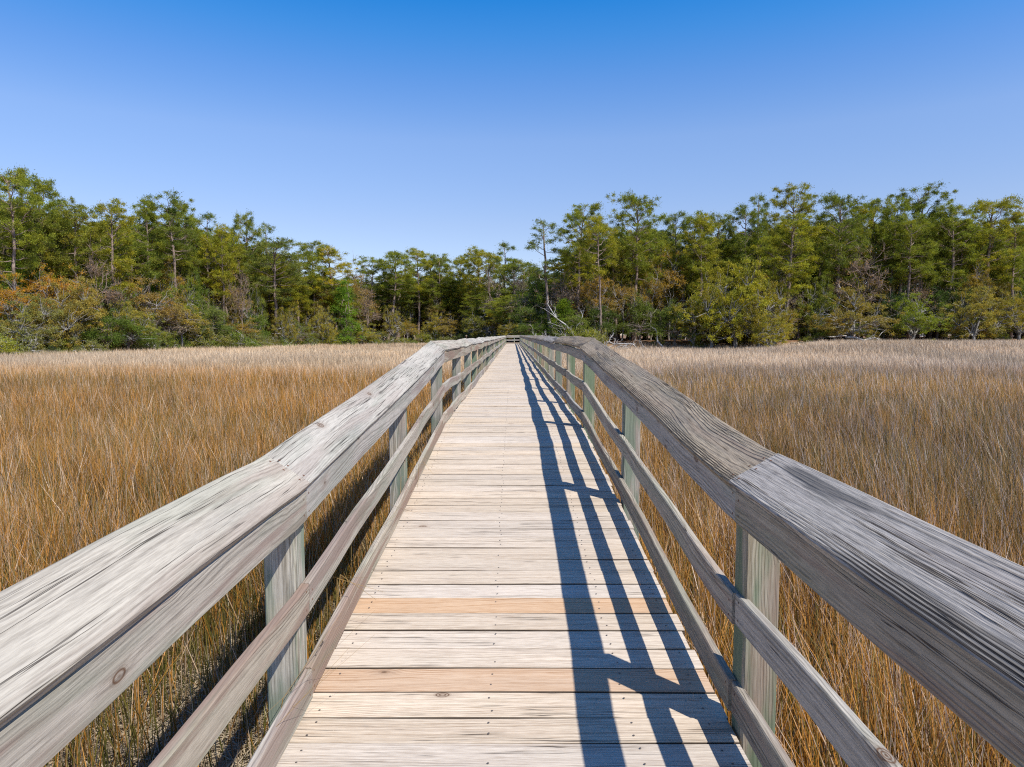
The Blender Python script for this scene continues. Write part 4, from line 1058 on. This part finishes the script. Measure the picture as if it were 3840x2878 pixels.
def car(dx, off, label, rz):
    X, Y = pos(dx, off); r = empty('parked_car', (X, Y, float(ground(X, Y)) + .02), rz); tag(r, label, 'car', 'cars parked under the trees')
    def sec(y0, y1, zs): return [(-y1, zs[0]), (y1, zs[0]), (y0, zs[1]), (y0 * .98, zs[2]), (-y0 * .98, zs[2]), (-y0, zs[1])]
    loft([(-2.2, sec(.80, .78, (.42, .62, .80))), (-2.05, sec(.88, .84, (.30, .66, .92))), (-.9, sec(.92, .88, (.25, .68, .98))), (.8, sec(.92, .88, (.25, .68, .96))), (1.9, sec(.88, .84, (.28, .62, .84))), (2.2, sec(.78, .76, (.40, .56, .68)))], [M_car], 'body', r)
    loft([(-1.9, [(-.72, .93), (.72, .93), (.66, 1.0), (-.66, 1.0)]), (-1.3, [(-.80, .94), (.80, .94), (.66, 1.42), (-.66, 1.42)]), (.1, [(-.82, .95), (.82, .95), (.66, 1.46), (-.66, 1.46)]), (1.0, [(-.78, .92), (.78, .92), (.70, .98), (-.70, .98)])], [M_glass], 'window', r)
    loft([(-1.45, [(-.62, 1.42), (.62, 1.42), (.58, 1.45), (-.58, 1.45)]), (-.7, [(-.67, 1.455), (.67, 1.455), (.6, 1.50), (-.6, 1.50)]), (.12, [(-.64, 1.45), (.64, 1.45), (.58, 1.485), (-.58, 1.485)])], [M_car], 'roof', r)
    for sx in (-1.35, 1.38):
        for sy in (-.80, .80):
            w = MB(); nn = 18; V = []; Fc = []
            prof = [(.20, -.10), (.31, -.10), (.34, -.06), (.34, .06), (.31, .10), (.20, .10)]
            for k in range(nn):
                a = 6.2832 * k / nn
                V += [(sx + rr_ * math.cos(a), sy + t, .34 + rr_ * math.sin(a)) for rr_, t in prof]
            for k in range(nn):
                for j in range(5):
                    a0 = k * 6 + j; b0 = ((k + 1) % nn) * 6 + j; Fc.append((a0, a0 + 1, b0 + 1, b0))
            w.add(V, Fc); wo_ = link('wheel', w.mesh('wheel', [M_tyre], True), r)
            rm = MB(); V = [(sx + .21 * math.cos(6.2832 * k / nn), sy + t, .34 + .21 * math.sin(6.2832 * k / nn)) for t in (-.08, .08) for k in range(nn)]
            rm.add(V, [tuple(range(nn)), tuple(range(2 * nn - 1, nn - 1, -1))] + [(k, (k + 1) % nn, nn + (k + 1) % nn, nn + k) for k in range(nn)])
            link('rim', rm.mesh('rim', [M_rim]), wo_)
    for sy in (-.62, .62): loft([(2.1, [(sy - .15, .60), (sy + .15, .60), (sy + .15, .74), (sy - .15, .74)]), (2.2, [(sy - .12, .60), (sy + .12, .60), (sy + .12, .70), (sy - .12, .70)])], [M_lens], 'headlight', r)
car(1966, 24, 'white parked car half hidden behind the trunk of the glossy green live oak', -1.2)
car(1938, 27, 'white parked car seen side on at the tip of the grey oak boughs', .35)

# ------------------------------------------------------------------ sun, sky, camera
SUN_EL = R(52.0); hd = (.735, -.678)
sd = (hd[0] * math.cos(SUN_EL), hd[1] * math.cos(SUN_EL), math.sin(SUN_EL))
ld = bpy.data.lights.new('sun', 'SUN'); ld.energy = 4.6; ld.angle = R(.53); ld.color = (1, .955, .885)
lo = bpy.data.objects.new('sun', ld); COL.objects.link(lo)
from mathutils import Vector
lo.rotation_euler = Vector(sd).to_track_quat('Z', 'Y').to_euler(); lo.location = (20, -20, 40)
w = bpy.data.worlds.new('World'); SC.world = w; w.use_nodes = True
nt = w.node_tree; nt.nodes.clear()
out = nt.nodes.new('ShaderNodeOutputWorld'); bg = nt.nodes.new('ShaderNodeBackground')
sk = nt.nodes.new('ShaderNodeTexSky'); sk.sky_type = 'NISHITA'; sk.sun_disc = False
sk.sun_elevation = SUN_EL; sk.sun_rotation = math.atan2(hd[0], hd[1]); sk.altitude = 0; sk.air_density = 1.0; sk.dust_density = .25; sk.ozone_density = 3.0
hs = nt.nodes.new('ShaderNodeHueSaturation'); hs.inputs['Saturation'].default_value = 1.15
nt.links.new(sk.outputs[0], hs.inputs['Color'])
tcw = nt.nodes.new('ShaderNodeTexCoord'); sxyz = nt.nodes.new('ShaderNodeSeparateXYZ'); nt.links.new(tcw.outputs['Generated'], sxyz.inputs[0])
cr_ = nt.nodes.new('ShaderNodeValToRGB'); nt.links.new(sxyz.outputs[2], cr_.inputs[0])
STOPS = [(0, (.80, .76, .90)), (.158, (1.155, .933, .972)), (.269, (1.276, 1.096, 1.149)), (.339, (.857, 1.026, 1.242)), (.393, (.451, .99, 1.31)), (.445, (.128, .906, 1.343)), (.7, (.26, .62, .98)), (1, (.32, .62, .95))]
el = cr_.color_ramp.elements
while len(el) < len(STOPS): el.new(.5)
for e_, (p_, c_) in zip(el, STOPS): e_.position = p_
for e_, (p_, c_) in zip(el, STOPS): e_.position = p_; e_.color = (*[q / 1.4 for q in c_], 1)
v1 = nt.nodes.new('ShaderNodeVectorMath'); v1.operation = 'MULTIPLY'; nt.links.new(hs.outputs[0], v1.inputs[0]); nt.links.new(cr_.outputs[0], v1.inputs[1])
v2 = nt.nodes.new('ShaderNodeVectorMath'); v2.operation = 'SCALE'; nt.links.new(v1.outputs[0], v2.inputs[0]); v2.inputs['Scale'].default_value = 1.4
nt.links.new(v2.outputs[0], bg.inputs[0]); bg.inputs[1].default_value = .12
nt.links.new(bg.outputs[0], out.inputs[0])
cd = bpy.data.cameras.new('camera'); cd.sensor_width = 36; cd.lens = 36 * F; cd.clip_start = .05; cd.clip_end = 5000
co = bpy.data.objects.new('camera', cd); COL.objects.link(co)
co.location = (0, 0, CZ); co.rotation_euler = (R(90) - PITCH, 0, math.atan(3.5 / 2530)); SC.camera = co
SC.view_settings.view_transform = 'Standard'; SC.view_settings.look = 'None'; SC.view_settings.exposure = 0.38; SC.view_settings.gamma = 1
SC.cycles.use_denoising = False; SC.cycles.filter_width = 1.15
SC.render.resolution_x = 1024; SC.render.resolution_y = 767
print('trees', len(ALLT))
